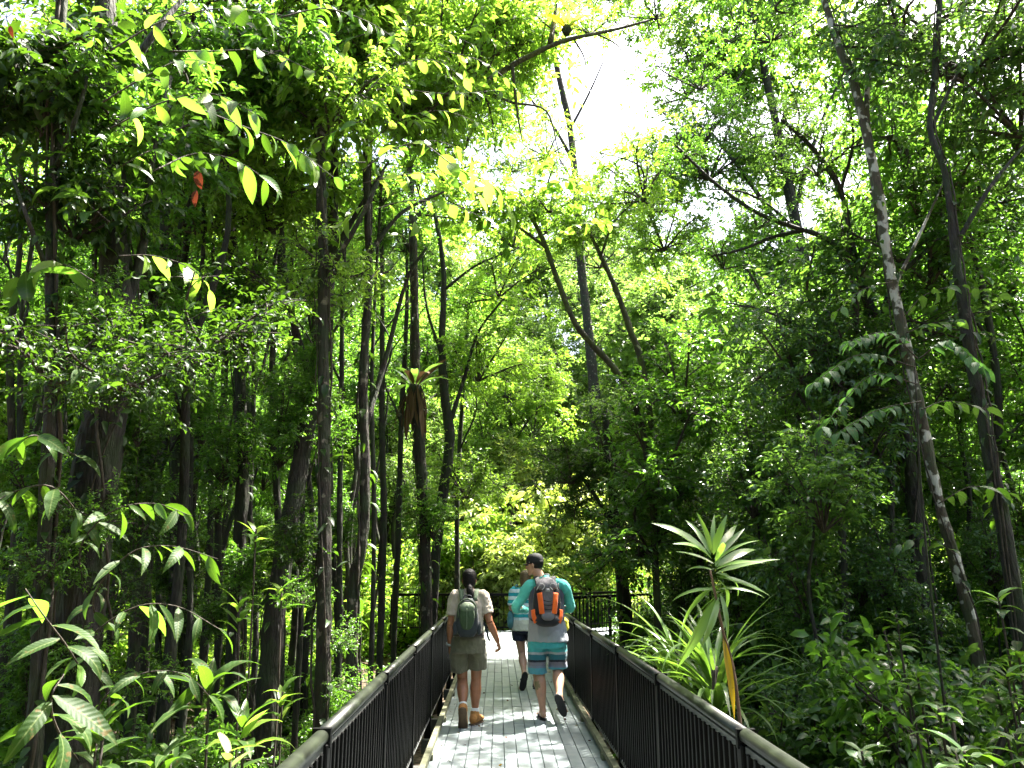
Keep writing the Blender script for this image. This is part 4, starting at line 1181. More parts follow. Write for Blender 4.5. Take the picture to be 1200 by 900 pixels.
# ------------------------------------------------------------------ sunlit cordyline right of the railing
def cordyline():
    Y = 4.75
    b = P(868, 838, Y); b.z = gh(b.x, b.y)
    r = thing('cordyline', 'tall sunlit plant with long pale strap leaves beside the right railing', 'plant', b)
    top = P(832, 668, Y) - b
    mid = P(846, 735, Y) - b
    low = P(866, 836, Y) - b
    path = smooth_path([(0, 0, -.05), low, mid, top], 6)
    mb = MB(); mb.tube(path, np.linspace(.014, .007, len(path)), 7, bump=.05, rng=TR)
    link('stem', mb.mesh('stem', bark_mat('cane', (.06, .035, .02), (.16, .10, .06)), tone=False), r)
    def lf(px, py, tx, ty, dy, L, bend, mat=M_LEAF_STRAP, w=1.0):
        a0 = P(px, py, Y) - b
        tip = P(tx, ty, Y + dy) - b
        ax = (tip - a0)
        me = WIDE[bend]
        o = put_leaf(r, me, a0, ax.normalized() + Vector((0, 0, .15 * bend)), (LR.uniform(-.7, .7), -.75, 1), L * ax.length, mat)
        o.scale.y *= w
    up = [(832, 652, 775, 608, -.05), (833, 650, 806, 605, .1), (834, 648, 823, 606, -.1), (835, 648, 836, 600, .05), (836, 650, 850, 606, -.08),
          (837, 655, 872, 618, .1), (837, 660, 880, 630, -.15), (838, 665, 892, 640, .1), (838, 668, 886, 655, -.2), (839, 675, 902, 690, .1),
          (838, 672, 905, 650, -.1)]
    for (a0, a1, t0, t1, dy) in up:
        lf(a0, a1, t0, t1, dy, 1.1, LR.choice([0, 1, 1, 2]), w=LR.uniform(.8, 1.25))
    up2 = [(836, 660, 792, 640, .2, 0), (838, 664, 868, 602, .2, 1), (839, 672, 884, 700, .15, 2), (836, 668, 796, 668, .1, 2), (838, 658, 858, 628, -.3, 1), (834, 655, 800, 630, -.25, 1), (840, 678, 868, 720, .2, 2)]
    for (a0, a1, t0, t1, dy, bd) in up2:
        lf(a0, a1, t0, t1, dy, 1.0, bd, w=.9)
    dn = [(840, 700, 806, 785, -.1), (842, 700, 833, 757, -.2), (844, 695, 858, 745, -.15), (838, 690, 785, 700, .1), (842, 690, 895, 695, -.1), (840, 685, 790, 735, .15), (843, 700, 826, 740, .2)]
    for (a0, a1, t0, t1, dy) in dn:
        lf(a0, a1, t0, t1, dy, 1.05, 1)
    o = put_leaf(r, WIDE[0], P(847, 745, Y) - b, P(863, 832, Y - .1) - P(847, 745, Y), (.1, -1, .2), .46, M_LEAF_GOLD)
    o['label'] = 'yellow dying leaf hanging straight down'
    o.scale.y *= .95
cordyline()

# strap leaved clump behind the right railing
def strap_clump(px, py, Y, n, L, label, tilt=0):
    b = P(px, py, Y); b.z = gh(b.x, b.y)
    r = thing('strap_leaf_clump', label, 'plant', b)
    for k in range(n):
        th = LR.uniform(0, 6.28)
        el = LR.uniform(.5, 2.6)
        z0 = LR.uniform(.95, 1.5)
        put_leaf(r, LR.choice(STRAP), (math.cos(th) * .05, math.sin(th) * .05, z0), (math.cos(th) + tilt, math.sin(th), el), (0, 0, 1), L * LR.uniform(.7, 1.15), None)
    mb = MB(); mb.tube([(0, 0, -.05), (0, 0, .5), (.02, 0, 1.5)], [.05, .045, .03], 7)
    link('stem', mb.mesh('stem', M_TWIG, tone=False), r)
strap_clump(836, 800, 7.4, 70, .95, 'clump of arching grass-like strap leaves just behind the right railing', -.15)
strap_clump(792, 790, 9.0, 44, .95, 'second clump of arching strap leaves nearer the dark tree behind the man', -.2)

# ------------------------------------------------------------------ undergrowth plants one can pick out
def rosette(px, py, Y, n, L, meshes, mats, label, name='broad_leaf_plant', h=.5, el=(.1, .9), group=None, stems=1):
    b = P(px, py, Y)
    g = gh(b.x, b.y)
    r = thing(name, label, 'plant', (b.x, b.y, g), group)
    hgt = max(.12, b.z - g)
    for s_ in range(stems):
        off = Vector((LR.uniform(-.18, .18), LR.uniform(-.15, .15), 0)) * (s_ > 0)
        hh = hgt * (1 if s_ == 0 else LR.uniform(.6, 1.1))
        mb = MB(); mb.tube(smooth_path([(off.x * .3, off.y * .3, -.05), (off.x * .6 + .03, off.y * .6, hh * .5), (off.x, off.y, hh)], 3), .008, 5)
        link('stem', mb.mesh('stem', M_TWIG, tone=False), r)
        for k in range(n // stems):
            th = k * 2.4 + s_
            z = hh - min(.3, hh * .6) * (k / (n / stems)) * LR.uniform(.2, 1)
            put_leaf(r, LR.choice(meshes), (off.x * z / hh, off.y * z / hh, z), (math.cos(th), math.sin(th), LR.uniform(*el)), (0, 0, 1), L * LR.uniform(.7, 1.2), LR.choice(mats))
for (px, py, Y, n, L, lab) in [
    (1180, 790, 5.0, 26, .2, 'glossy broad leaved plant at the lower right corner'),
    (1100, 830, 4.8, 24, .19, 'pale green broad leaved plant left of the lower right corner'),
    (1130, 880, 4.3, 22, .19, 'broad leaved plant lowest at the bottom right edge'),
    (1075, 790, 5.6, 22, .18, 'spreading plant with upright lit leaves among shrubs at the lower right'),
    (1010, 880, 5.0, 18, .17, 'small leafy plant on the dark ground by the railing end'),
    (1170, 700, 5.6, 24, .2, 'broad leaved plant in front of the mottled trunk base'),
    (1190, 860, 4.4, 22, .2, 'broad leaved plant at the very corner of the lower right'),
    (1050, 720, 6.2, 24, .17, 'leafy plant in deep shade left of the mottled trunk')]:
    rosette(px, py, Y, n, L, BROAD + LONG, [COOL, D, D], lab, stems=2, group='broad leaved plants at the lower right')
for (px, py, Y, n, L, mt_, lab) in [
    (285, 850, 4.6, 22, .3, [LIME, MID, D], 'lit ginger like plant with arching leaves by the left railing'),
    (245, 800, 4.8, 18, .34, [D], 'arching long leaved plant low on the left beside the lit one'),
    (200, 880, 4.4, 14, .24, [D], 'small arching plant at the bottom left edge'),
    (270, 880, 4.2, 14, .18, [PALE, LIME], 'pale low seedling at the foot of the left railing'),
    (330, 690, 6.4, 18, .22, [MID, LIME], 'leafy sprig at the foot of the leaning trunk'),
    (300, 620, 6.2, 20, .2, [LIME, MID], 'lit leafy sprig between the thin trunks on the left'),
    (120, 860, 4.2, 14, .28, [D], 'dark plant with big arching leaves under the thickest trunk')]:
    rosette(px, py, Y, n, L, LONG, mt_, lab, name='arching_plant', el=(.2, 1.5), stems=2)

# feather leaves in the middle of the right side
def feather_tree():
    b = P(1085, 640, 6.4); g = gh(b.x, b.y)
    r = thing('feather_leaf_tree', 'small tree with large feather shaped leaves in front of the dark trunks on the right', 'tree', (b.x, b.y, g))
    o0 = Vector((b.x, b.y, g))
    top = P(1072, 430, 6.4) - o0
    mb = MB(); mb.tube(smooth_path([(0, 0, -.05), tuple(b - o0), tuple(top)], 5), np.linspace(.012, .007, 11), 6)
    link('trunk', mb.mesh('trunk', M_BARK_DARK, tone=False), r)
    for (x0, y0, x1, y1, x2, y2, Y2) in [(1072, 430, 1010, 415, 955, 448, 6.0), (1075, 450, 1020, 440, 965, 500, 6.1), (1075, 420, 1040, 390, 995, 400, 6.2),
                                       (1080, 470, 1030, 480, 985, 505, 5.9), (1078, 420, 1110, 400, 1150, 430, 6.0)]:
        p3 = smooth_path([P(x0, y0, 6.4) - o0, P(x1, y1, (6.4 + Y2) / 2) - o0, P(x2, y2, Y2) - o0], 6)
        tb = MB(); tb.tube(p3, np.linspace(.007, .003, len(p3)), 5)
        fr = link('frond', tb.mesh('frond', M_TWIG, tone=False), r)
        pa = [Vector(q) for q in p3]
        for k in range(3, len(pa)):
            d = (pa[k] - pa[k - 1]).normalized()
            sd_ = d.cross(Vector((0, 0, 1))).normalized()
            for sg in (-1, 1):
                put_leaf(fr, LR.choice(BROAD), pa[k], sd_ * sg + d * .45 + Vector((0, 0, -.35)), (LR.gauss(0, .3), LR.gauss(.3, .3), 1), .16 * LR.uniform(.75, 1.15), M_LEAF_SOFT)
        put_leaf(fr, BROAD[1], pa[-1], pa[-1] - pa[-2] + Vector((0, 0, -.02)), (0, 0, 1), .17, M_LEAF_SOFT)
feather_tree()
# large leaved branches on the right trunks
root, o0 = find('pale mottled trunk curving up through the right side of the forest')
for pts, n, L in [([(1060, 370), (1085, 345), (1130, 335), (1180, 350)], 12, .17), ([(1062, 390), (1090, 380), (1130, 375)], 9, .17), ([(1080, 480), (1110, 470), (1160, 480)], 10, .16),
                  ([(1046, 330), (1010, 340), (975, 370)], 10, .14), ([(1100, 590), (1140, 570), (1190, 580)], 10, .18), ([(1120, 650), (1090, 630), (1050, 640)], 9, .16)]:
    leafy_twig(root, o0, pts, 7.0 + LR.uniform(-.5, .5), n, L, BROAD, None, .35, mats=[(COOL, 4), (MID, 1)])

# a few leaves fallen on the deck
for k in range(46):
    x, y = LR.uniform(XL + .05, XR - .05), LR.uniform(6, 15)
    if k % 2:
        x = LR.choice((XL + LR.uniform(.04, .25), XR - LR.uniform(.04, .25)))
    o = link('fallen_leaf', LR.choice(BROAD), None, LR.choice([M_LEAF_RED, M_LEAF_GOLD, M_LEAF_DEAD]), (x, y, .012), (LR.uniform(-.1, .1), .25, LR.uniform(0, 6.28)), LR.uniform(.05, .09))
    pick(o, label='small dry leaf fallen on the boards', category='leaf', group='leaves fallen on the boards')

# ------------------------------------------------------------------ people
def loft(mb, rings, sides=20):
    """rings: (centre, half-axis a, half-axis b) as vectors"""
    ang = np.arange(sides) * 2 * math.pi / sides
    V = []
    for c, a, b in rings:
        V.append(np.array(c)[None] + np.cos(ang)[:, None] * np.array(a)[None] + np.sin(ang)[:, None] * np.array(b)[None])
    n = len(rings)
    q = [(i * sides + k, i * sides + (k + 1) % sides, (i + 1) * sides + (k + 1) % sides, (i + 1) * sides + k) for i in range(n - 1) for k in range(sides)]
    V = np.concatenate(V + [np.array(rings[0][0])[None], np.array(rings[-1][0])[None]])
    t = [(n * sides, (k + 1) % sides, k) for k in range(sides)] + [(n * sides + 1, (n - 1) * sides + k, (n - 1) * sides + (k + 1) % sides) for k in range(sides)]
    mb.add(V, tris=t, quads=q)

def zloft(mb, rows, sides=24, per=3):
    """rows: (x, y, z, rx, ry), smoothed"""
    sm = np.array([np.interp(np.linspace(0, len(rows) - 1, (len(rows) - 1) * per + 1), range(len(rows)), [r[k] for r in rows]) for k in range(5)]).T
    loft(mb, [((x, y, z), (rx, 0, 0), (0, ry, 0)) for x, y, z, rx, ry in sm], sides)

def limb(mb, pts, rads, sides=14, per=6):
    p = smooth_path(pts, per)
    r = np.interp(np.linspace(0, 1, len(p)), np.linspace(0, 1, len(rads)), rads)
    mb.tube(p, r, sides)

def ball(mb, c, r, sides=14):
    rx, ry, rz = r if hasattr(r, '__len__') else (r, r, r)
    rows = []
    for t in np.linspace(.05, math.pi - .05, 10):
        rows.append(((c[0], c[1], c[2] - rz * math.cos(t)), (rx * math.sin(t), 0, 0), (0, ry * math.sin(t), 0)))
    loft(mb, rows, sides)

CLOUD = bpy.data.textures.new('folds', 'CLOUDS')
CLOUD.noise_scale = .085
CLOUD.noise_depth = 2
def merge_mesh(mb, name, mat, vox=.007, smooth_it=3, fold=0.0):
    """one continuous skin round everything collected"""
    tmp_me = mb.mesh(name + '_tmp', None, tone=False)
    o = bpy.data.objects.new('tmp', tmp_me)
    col.objects.link(o)
    rm = o.modifiers.new('r', 'REMESH'); rm.mode = 'VOXEL'; rm.voxel_size = vox; rm.use_smooth_shade = True
    sm = o.modifiers.new('s', 'SMOOTH'); sm.iterations = smooth_it; sm.factor = .5
    if fold:
        dm = o.modifiers.new('d', 'DISPLACE'); dm.texture = CLOUD; dm.strength = fold; dm.mid_level = .5; dm.texture_coords = 'LOCAL'
    dg = bpy.context.evaluated_depsgraph_get()
    me = bpy.data.meshes.new_from_object(o.evaluated_get(dg), depsgraph=dg)
    me.name = name
    me.materials.clear(); me.materials.append(mat)
    bpy.data.objects.remove(o); bpy.data.meshes.remove(tmp_me)
    return me

def hand(mb, wrist, d, palm, side, curl=.9, s=1.0):
    """wrist point, direction of the hand, palm normal, +1 when the thumb is on the cross(d, palm) side"""
    d = Vector(d).normalized(); pn = Vector(palm); pn = (pn - d * pn.dot(d)).normalized()
    w = d.cross(pn).normalized() * side
    W = Vector(wrist)
    loft(mb, [((W + d * t)[:], (w * a * s)[:], (pn * b * s)[:]) for t, a, b in ((-.02, .026, .022), (.02, .030, .019), (.05 * s, .040, .017), (.085 * s, .041, .014), (.098 * s, .036, .010))], 14)
    lens = (.072, .08, .075, .06)
    for k in range(4):
        off = w * (.031 - .0205 * k) * s
        p = W + d * (.088 - .006 * abs(k - 1.2)) * s + off
        pts = [p - d * .015]
        a = .25 * curl
        for j in range(3):
            a += curl * (.55 if j else .35)
            dd = d * math.cos(a) + pn * math.sin(a)
            p = p + dd * lens[k] * s * (.45, .31, .26)[j]
            pts.append(p.copy())
        mb.tube([q[:] for q in pts], [.0095 * s, .0092 * s, .0082 * s, .0068 * s], 8)
    p = W + d * .025 * s + w * .022 * s
    t1 = p + (d * .55 + w * .75 + pn * .25).normalized() * .042 * s
    t2 = t1 + (d * .85 + w * .15 + pn * .45 * curl).normalized() * .034 * s
    t3 = t2 + (d * .8 - w * .15 + pn * .5 * curl).normalized() * .024 * s
    mb.tube([p[:], t1[:], t2[:], t3[:]], [.014 * s, .011 * s, .0095 * s, .0075 * s], 8)

def head(mb, c, face, up=(0, 0, 1), s=1.0):
    """skull, jaw, nose, lips, brow and ears; face is the way it looks"""
    c = Vector(c); f = Vector(face).normalized(); u = Vector(up); u = (u - f * u.dot(f)).normalized(); r = f.cross(u)
    def pt(x, y, z):
        return (c + (r * x + f * y + u * z) * s)[:]
    rows = [(-.112, .024, .028, .052), (-.10, .040, .046, .040), (-.075, .055, .066, .022), (-.045, .064, .078, .010), (-.01, .071, .088, .002), (.03, .076, .094, -.004), (.065, .074, .091, -.008), (.095, .060, .074, -.010), (.115, .035, .045, -.010), (.122, .012, .015, -.010)]
    loft(mb, [(pt(0, y0, z), (r * a * s)[:], (f * b * s)[:]) for z, a, b, y0 in rows], 20)
    mb.tube([pt(0, .086, .02), pt(0, .098, -.005), pt(0, .110, -.028), pt(0, .092, -.040)], [.008 * s, .010 * s, .014 * s, .010 * s], 8)
    for x in (-1, 1):
        mb.tube([pt(x * .008, .098, -.034), pt(x * .016, .090, -.036)], [.009 * s, .007 * s], 6)
        mb.tube([pt(x * .012, .089, .022), pt(x * .036, .082, .026), pt(x * .056, .062, .018)], [.009 * s, .010 * s, .008 * s], 6)
        loft(mb, [(pt(x * (.070 + q * .012), -.004 - q * .008, -.006), (f * .018 * s * (1 - .2 * q))[:], (u * .032 * s * (1 - .15 * q))[:]) for q in (0, .6, 1.3)], 12)
    mb.tube([pt(-.024, .074, -.062), pt(0, .084, -.060), pt(.024, .074, -.062)], [.006 * s, .009 * s, .006 * s], 8)
    mb.tube([pt(-.02, .073, -.072), pt(0, .081, -.072), pt(.02, .073, -.072)], [.006 * s, .009 * s, .006 * s], 8)
    ball(mb, pt(0, .066, -.098), .021 * s, 10)
    return pt

def fabric_mat(name, c, vary=.12, rough=.85, wrinkle=.5, bands=None, axis=2, scale=14):
    """woven cloth; bands are (upper limit along the axis, colour) from the bottom"""
    m, nt, n, l, b = new_mat(name)
    tc = n.new('ShaderNodeTexCoord')
    nz = n.new('ShaderNodeTexNoise'); nz.inputs['Scale'].default_value = scale; nz.inputs['Detail'].default_value = 4
    l.new(tc.outputs['Object'], nz.inputs[0])
    if bands:
        sx = n.new('ShaderNodeSeparateXYZ'); l.new(tc.outputs['Object'], sx.inputs[0])
        lo, hi = bands[0][0], bands[-1][0]
        ad = n.new('ShaderNodeMath'); ad.operation = 'MULTIPLY_ADD'; ad.inputs[1].default_value = .02; l.new(nz.outputs[0], ad.inputs[0]); l.new(sx.outputs[axis], ad.inputs[2])
        mr = n.new('ShaderNodeMapRange'); mr.inputs[1].default_value = lo + .01; mr.inputs[2].default_value = hi + .01
        l.new(ad.outputs[0], mr.inputs[0])
        r = n.new('ShaderNodeValToRGB'); els = r.color_ramp.elements
        r.color_ramp.interpolation = 'LINEAR' if c == 'blend' else 'CONSTANT'
        while len(els) < len(bands):
            els.new(.5)
        for e, (z, cc) in zip(els, bands):
            e.position = (z - lo) / (hi - lo); e.color = (*cc, 1)
        l.new(mr.outputs[0], r.inputs[0]); base = r.outputs[0]
    else:
        r = ramp(n, [(.3, tuple(x * (1 - vary) for x in c)), (.7, tuple(x * (1 + vary) for x in c))])
        l.new(nz.outputs[0], r.inputs[0]); base = r.outputs[0]
    l.new(base, b.inputs['Base Color'])
    b.inputs['Roughness'].default_value = rough
    b.inputs['Specular IOR Level'].default_value = .25
    b.inputs['Sheen Weight'].default_value = .15
    n2 = n.new('ShaderNodeTexNoise'); n2.inputs['Scale'].default_value = 11; n2.inputs['Detail'].default_value = 3; n2.inputs['Distortion'].default_value = .8
    mp = n.new('ShaderNodeMapping'); mp.inputs['Scale'].default_value = (1, 1, .6); mp.inputs['Rotation'].default_value = (0, .5, 0)
    l.new(tc.outputs['Object'], mp.inputs[0]); l.new(mp.outputs[0], n2.inputs[0])
    bp = n.new('ShaderNodeBump'); bp.inputs['Strength'].default_value = wrinkle; bp.inputs['Distance'].default_value = .03
    l.new(n2.outputs[0], bp.inputs['Height']); l.new(bp.outputs[0], b.inputs['Normal'])
    return m

def skin_mat(name, c, tattoo=None):
    m, nt, n, l, b = new_mat(name)
    tc = n.new('ShaderNodeTexCoord')
    nz = n.new('ShaderNodeTexNoise'); nz.inputs['Scale'].default_value = 18; nz.inputs['Detail'].default_value = 4
    l.new(tc.outputs['Object'], nz.inputs[0])
    r = ramp(n, [(.3, tuple(x * .85 for x in c)), (.7, (c[0] * 1.12, c[1] * 1.05, c[2]))])
    l.new(nz.outputs[0], r.inputs[0]); out = r.outputs[0]
    if tattoo:
        vm = n.new('ShaderNodeVectorMath'); vm.operation = 'DISTANCE'; vm.inputs[1].default_value = tattoo[0]
        l.new(tc.outputs['Object'], vm.inputs[0])
        n3 = n.new('ShaderNodeTexNoise'); n3.inputs['Scale'].default_value = 45
        l.new(tc.outputs['Object'], n3.inputs[0])
        ad = n.new('ShaderNodeMath'); ad.operation = 'MULTIPLY_ADD'; ad.inputs[1].default_value = .09
        l.new(n3.outputs[0], ad.inputs[0]); l.new(vm.outputs['Value'], ad.inputs[2])
        mr = n.new('ShaderNodeMapRange'); mr.inputs[1].default_value = tattoo[1] + .04; mr.inputs[2].default_value = tattoo[1] + .055; mr.inputs[3].default_value = .8; mr.inputs[4].default_value = 0
        l.new(ad.outputs[0], mr.inputs[0])
        mx = n.new('ShaderNodeMix'); mx.data_type = 'RGBA'
        l.new(mr.outputs[0], mx.inputs[0]); l.new(out, mx.inputs[6]); mx.inputs[7].default_value = (.12, .13, .05, 1)
        out = mx.outputs[2]
    l.new(out, b.inputs['Base Color'])
    b.inputs['Roughness'].default_value = .48
    b.inputs['Subsurface Weight'].default_value = .08
    b.inputs['Subsurface Radius'].default_value = (.02, .008, .004)
    return m

M_HAIR = plain_mat('dark hair', (.007, .0055, .005), .6, 0, .2, .5, 60, .6)
M_HAIR_FAIR = plain_mat('fair hair', (.13, .08, .035), .5, 0, .5, .3, 60, .5)
M_EYE = plain_mat('eye', (.5, .5, .5), .2)
M_RUBBER = plain_mat('black rubber', (.012, .012, .013), .6)

def foot(mb, ankle, toe_dir, up, L=.25, w=.045, s=1.0):
    """bare foot: heel, instep, ball and five toes"""
    a = Vector(ankle); d = Vector(toe_dir).normalized(); u = Vector(up); u = (u - d * u.dot(d)).normalized(); r = d.cross(u)
    h = a - u * .075
    def pt(x, y, z):
        return (h + r * x + d * y + u * z)[:]
    loft(mb, [(pt(0, y, z), (r * rx)[:], (u * rz)[:]) for y, z, rx, rz in ((-.065, .028, .018, .018), (-.05, .034, .032, .034), (0, .045, .034, .045), (.06, .036, .038, .034), (.11, .024, .043, .023), (.145, .018, .043, .016), (.165, .014, .036, .010))], 16)
    limb(mb, [a[:], pt(0, -.01, .05)], [.040, .038])
    for k in range(5):
        x = (-.034 + .017 * k)
        ln = (.05, .045, .04, .034, .028)[k]
        mb.tube([pt(x, .14, .014), pt(x * 1.05, .15 + ln * .6, .016), pt(x * 1.05, .15 + ln, .010)], [.0105 if k == 0 else .0085, .010 if k == 0 else .008, .007], 8)
    return pt

def sandal(parent, ankle, toe_dir, up, side=1):
    a = Vector(ankle); d = Vector(toe_dir).normalized(); u = Vector(up); u = (u - d * u.dot(d)).normalized(); r = d.cross(u)
    h = a - u * .075
    def pt(x, y, z):
        return (h + r * x + d * y + u * z)
    mb = MB()
    ys = np.linspace(-.085, .20, 14)
    out = []
    for y in ys:
        t = (y + .085) / .285
        w_ = .052 * (math.sin(math.pi * min(1, max(.0, t)) ** .9) ** .35) * (1 - .22 * math.exp(-((t - .42) / .16) ** 2))
        out.append(max(w_, .014))
    top = [pt(-w_, y, -.002)[:] for y, w_ in zip(ys, out)] + [pt(w_, y, -.002)[:] for y, w_ in zip(ys, out)]
    bot = [pt(-w_, y, -.022)[:] for y, w_ in zip(ys, out)] + [pt(w_, y, -.022)[:] for y, w_ in zip(ys, out)]
    n = len(ys); q = []
    for i in range(n - 1):
        q += [(i, n + i, n + i + 1, i + 1), (2 * n + i, 2 * n + i + 1, 3 * n + i + 1, 3 * n + i), (i, i + 1, 2 * n + i + 1, 2 * n + i), (n + i, 3 * n + i, 3 * n + i + 1, n + i + 1)]
    q += [(0, 2 * n, 3 * n, n), (n - 1, 2 * n - 1, 4 * n - 1, 3 * n - 1)]
    mb.add(np.array(top + bot), quads=q)
    so = link('sandal', mb.mesh('sandal', M_RUBBER, smooth=False, tone=False), parent)
    sb = MB()
    for x in (-1, 1):
        sb.tube([pt(x * .044, .03, .0)[:], pt(x * .04, .07, .045)[:], pt(x * .015, .12, .042)[:], pt(-.012, .148, .012)[:]], .007, 6)
    link('strap', sb.mesh('strap', M_RUBBER, tone=False), so)

def pack_box(mb, c, size, rnd=.35, lean=0.0, top=.8, sides=28):
    """a stuffed bag: superelliptic rings from the base up"""
    w, d, h = size
    ang = np.arange(sides) * 2 * math.pi / sides
    V = []; n = 12
    for i, t in enumerate(np.linspace(0, 1, n)):
        e = min(1, (math.sin(math.pi * (t * .94 + .03)) ** rnd))
        k = (1 - (1 - top) * t ** 2) * e
        cx, sx = np.cos(ang), np.sin(ang)
        px = np.sign(cx) * np.abs(cx) ** .55 * w / 2 * k
        py = np.sign(sx) * np.abs(sx) ** .55 * d / 2 * (k * (1 - .3 * t))
        V.append(np.stack([c[0] + px, c[1] + py + lean * t, np.full(sides, c[2] + h * t)], -1))
    q = [(i * sides + k, i * sides + (k + 1) % sides, (i + 1) * sides + (k + 1) % sides, (i + 1) * sides + k) for i in range(n - 1) for k in range(sides)]
    t_ = [(n * sides, (k + 1) % sides, k) for k in range(sides)] + [(n * sides + 1, (n - 1) * sides + k, (n - 1) * sides + (k + 1) % sides) for k in range(sides)]
    V = np.concatenate(V)
    V = np.concatenate([V, V[:sides].mean(0)[None], V[-sides:].mean(0)[None]])
    mb.add(V, tris=t_, quads=q)

def part(parent, name, mat, fn, vox=None, label=None, sm=2):
    mb = MB(); fn(mb)
    me = merge_mesh(mb, name, mat, vox, sm, {'shirt': .03, 'shorts': .028, 'sleeve': .022, 'top': .025, 'cloth': .02, 'undershirt': .02}.get(name, 0)) if vox else mb.mesh(name, mat, tone=False)
    o = link(name, me, parent)
    if label: o['label'] = label
    return o

def strip(mb, pts, w, th, nrm=(0, -1, 0)):
    """flat webbing through points"""
    p = [Vector(q) for q in smooth_path(pts, 4)]
    rings = []
    for i, q in enumerate(p):
        d = (p[min(i + 1, len(p) - 1)] - p[max(i - 1, 0)]).normalized()
        a = d.cross(Vector(nrm)).normalized()
        b = a.cross(d)
        rings.append((q[:], (a * w / 2)[:], (b * th / 2)[:]))
    loft(mb, rings, 8)

def eyes(parent, pt):
    for x in (-1, 1):
        mb = MB(); ball(mb, pt(x * .031, .074, .004), .0125, 8)
        e = link('eye', mb.mesh('eye', M_EYE, tone=False), parent)

# ---- the man with the orange and grey backpack
def build_man():
    O = Vector((P(641, 760, 9.18).x, 9.18, 0))
    S = skin_mat('tanned skin', (.42, .24, .16), ((-.13, -.04, .36), .045))
    hp_l, kn_l, an_l = (-.105, .0, .93), (-.09, .05, .50), (-.055, -.01, .095)
    hp_r, kn_r, an_r = (.105, .0, .93), (.125, .09, .51), (.115, -.25, .285)
    sh_l, el_l, wr_l = (-.205, 0, 1.42), (-.355, .05, 1.19), (-.22, .27, 1.15)
    sh_r, el_r, wr_r = (.205, 0, 1.42), (.285, .10, 1.19), (.14, .29, 1.13)
    mb = MB()
    zloft(mb, [(0, 0, .84, .15, .10), (0, 0, .93, .175, .12), (0, .0, 1.05, .165, .11), (0, .0, 1.2, .18, .115), (0, 0, 1.33, .195, .12), (0, 0, 1.42, .18, .10), (-.02, 0, 1.48, .10, .07), (-.04, .0, 1.53, .06, .06)])
    limb(mb, [(-.03, -.005, 1.46), (-.075, .015, 1.54), (-.115, .03, 1.62)], [.066, .060, .056])
    pt = head(mb, (-.135, .045, 1.675), (-.88, .42, -.10))
    for hp, kn, an, k in ((hp_l, kn_l, an_l, -1), (hp_r, kn_r, an_r, 1)):
        limb(mb, [hp, kn], [.098, .092, .078, .066, .060])
        kv, av = Vector(kn), Vector(an)
        back = Vector((0, -.018, 0))
        limb(mb, [kn, (kv.lerp(av, .3) + back)[:], (kv.lerp(av, .65) + back * .4)[:], an], [.060, .060, .067, .062, .050, .040, .037])
    foot(mb, an_l, (-.12, 1, -.02), (0, .02, 1))
    fr_d, fr_u = (.32, .42, -.85), (.1, .9, .42)
    foot(mb, an_r, fr_d, fr_u)
    for sh, el, wr in ((sh_l, el_l, wr_l), (sh_r, el_r, wr_r)):
        limb(mb, [sh, el], [.062, .056, .048, .044])
        limb(mb, [el, wr], [.044, .046, .038, .029])
    hand(mb, wr_l, (.55, .7, .1), (.3, -.1, -1), -1, 1.1)
    hand(mb, wr_r, (-.35, .8, -.25), (-.8, -.2, -.4), 1, 1.2)
    man = link('person', merge_mesh(mb, 'person', S, .006, 2), None, None, O)
    pick(man, label='man in black cap and turquoise raglan shirt wearing an orange and grey backpack', category='person')
    eyes(man, pt)
    # clothing
    shirt = fabric_mat('graded shirt', 'blend', bands=[(.80, (.34, .36, .39)), (1.02, (.27, .29, .33)), (1.16, (.10, .11, .14)), (1.3, (.055, .06, .08)), (1.6, (.055, .06, .08))])  # charcoal at the shoulders, blending to light grey towards the hem
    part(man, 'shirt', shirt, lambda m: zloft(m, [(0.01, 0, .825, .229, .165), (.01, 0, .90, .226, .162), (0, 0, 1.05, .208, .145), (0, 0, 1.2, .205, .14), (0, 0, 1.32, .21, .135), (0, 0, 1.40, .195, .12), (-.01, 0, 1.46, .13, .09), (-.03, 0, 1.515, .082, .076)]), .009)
    TQ = fabric_mat('turquoise sleeve', (.085, .47, .40), .1)
    for sh, el, wr, sx in ((sh_l, el_l, wr_l, -1), (sh_r, el_r, wr_r, 1)):
        part(man, 'sleeve', TQ, lambda m: (limb(m, [(sx * .07 - .03, 0, 1.475), (sx * .14, 0, 1.452), sh, (Vector(sh).lerp(Vector(el), .5) + Vector((0, 0, .0)))[:], el, (Vector(el).lerp(Vector(wr), .5))[:], wr], [.054, .066, .072, .067, .059, .053, .046, .039])), .009)
    part(man, 'collar', TQ, lambda m: limb(m, [(-.03, -.005, 1.49), (-.055, .005, 1.53)], [.088, .073]))
    bs = fabric_mat('striped board shorts', 'step', wrinkle=.6, bands=[(.40, (.08, .30, .37)), (.545, (.16, .20, .27)), (.565, (.17, .17, .21)), (.606, (.02, .025, .035)), (.632, (.03, .15, .19)), (.69, (.36, .38, .41)), (.715, (.06, .36, .37)), (1.0, (.06, .36, .37))])
    def shorts(m):
        zloft(m, [(0.01, 0, .955, .19, .135), (.01, 0, .86, .213, .15), (.01, -.005, .76, .21, .145)])
        limb(m, [(-.105, 0, .86), (-.112, .02, .66), (-.11, .04, .485)], [.108, .112, .108, .106])
        limb(m, [(.105, 0, .86), (.122, .04, .68), (.128, .07, .535)], [.108, .112, .108, .106])
    part(man, 'shorts', bs, shorts, .009)
    cap = plain_mat('black cap', (.012, .012, .014), .8, 0, .3, .3, 40)
    f = Vector((-.88, .42, -.06)).normalized(); r_ = f.cross(Vector((0, 0, 1))).normalized(); u_ = r_.cross(f)
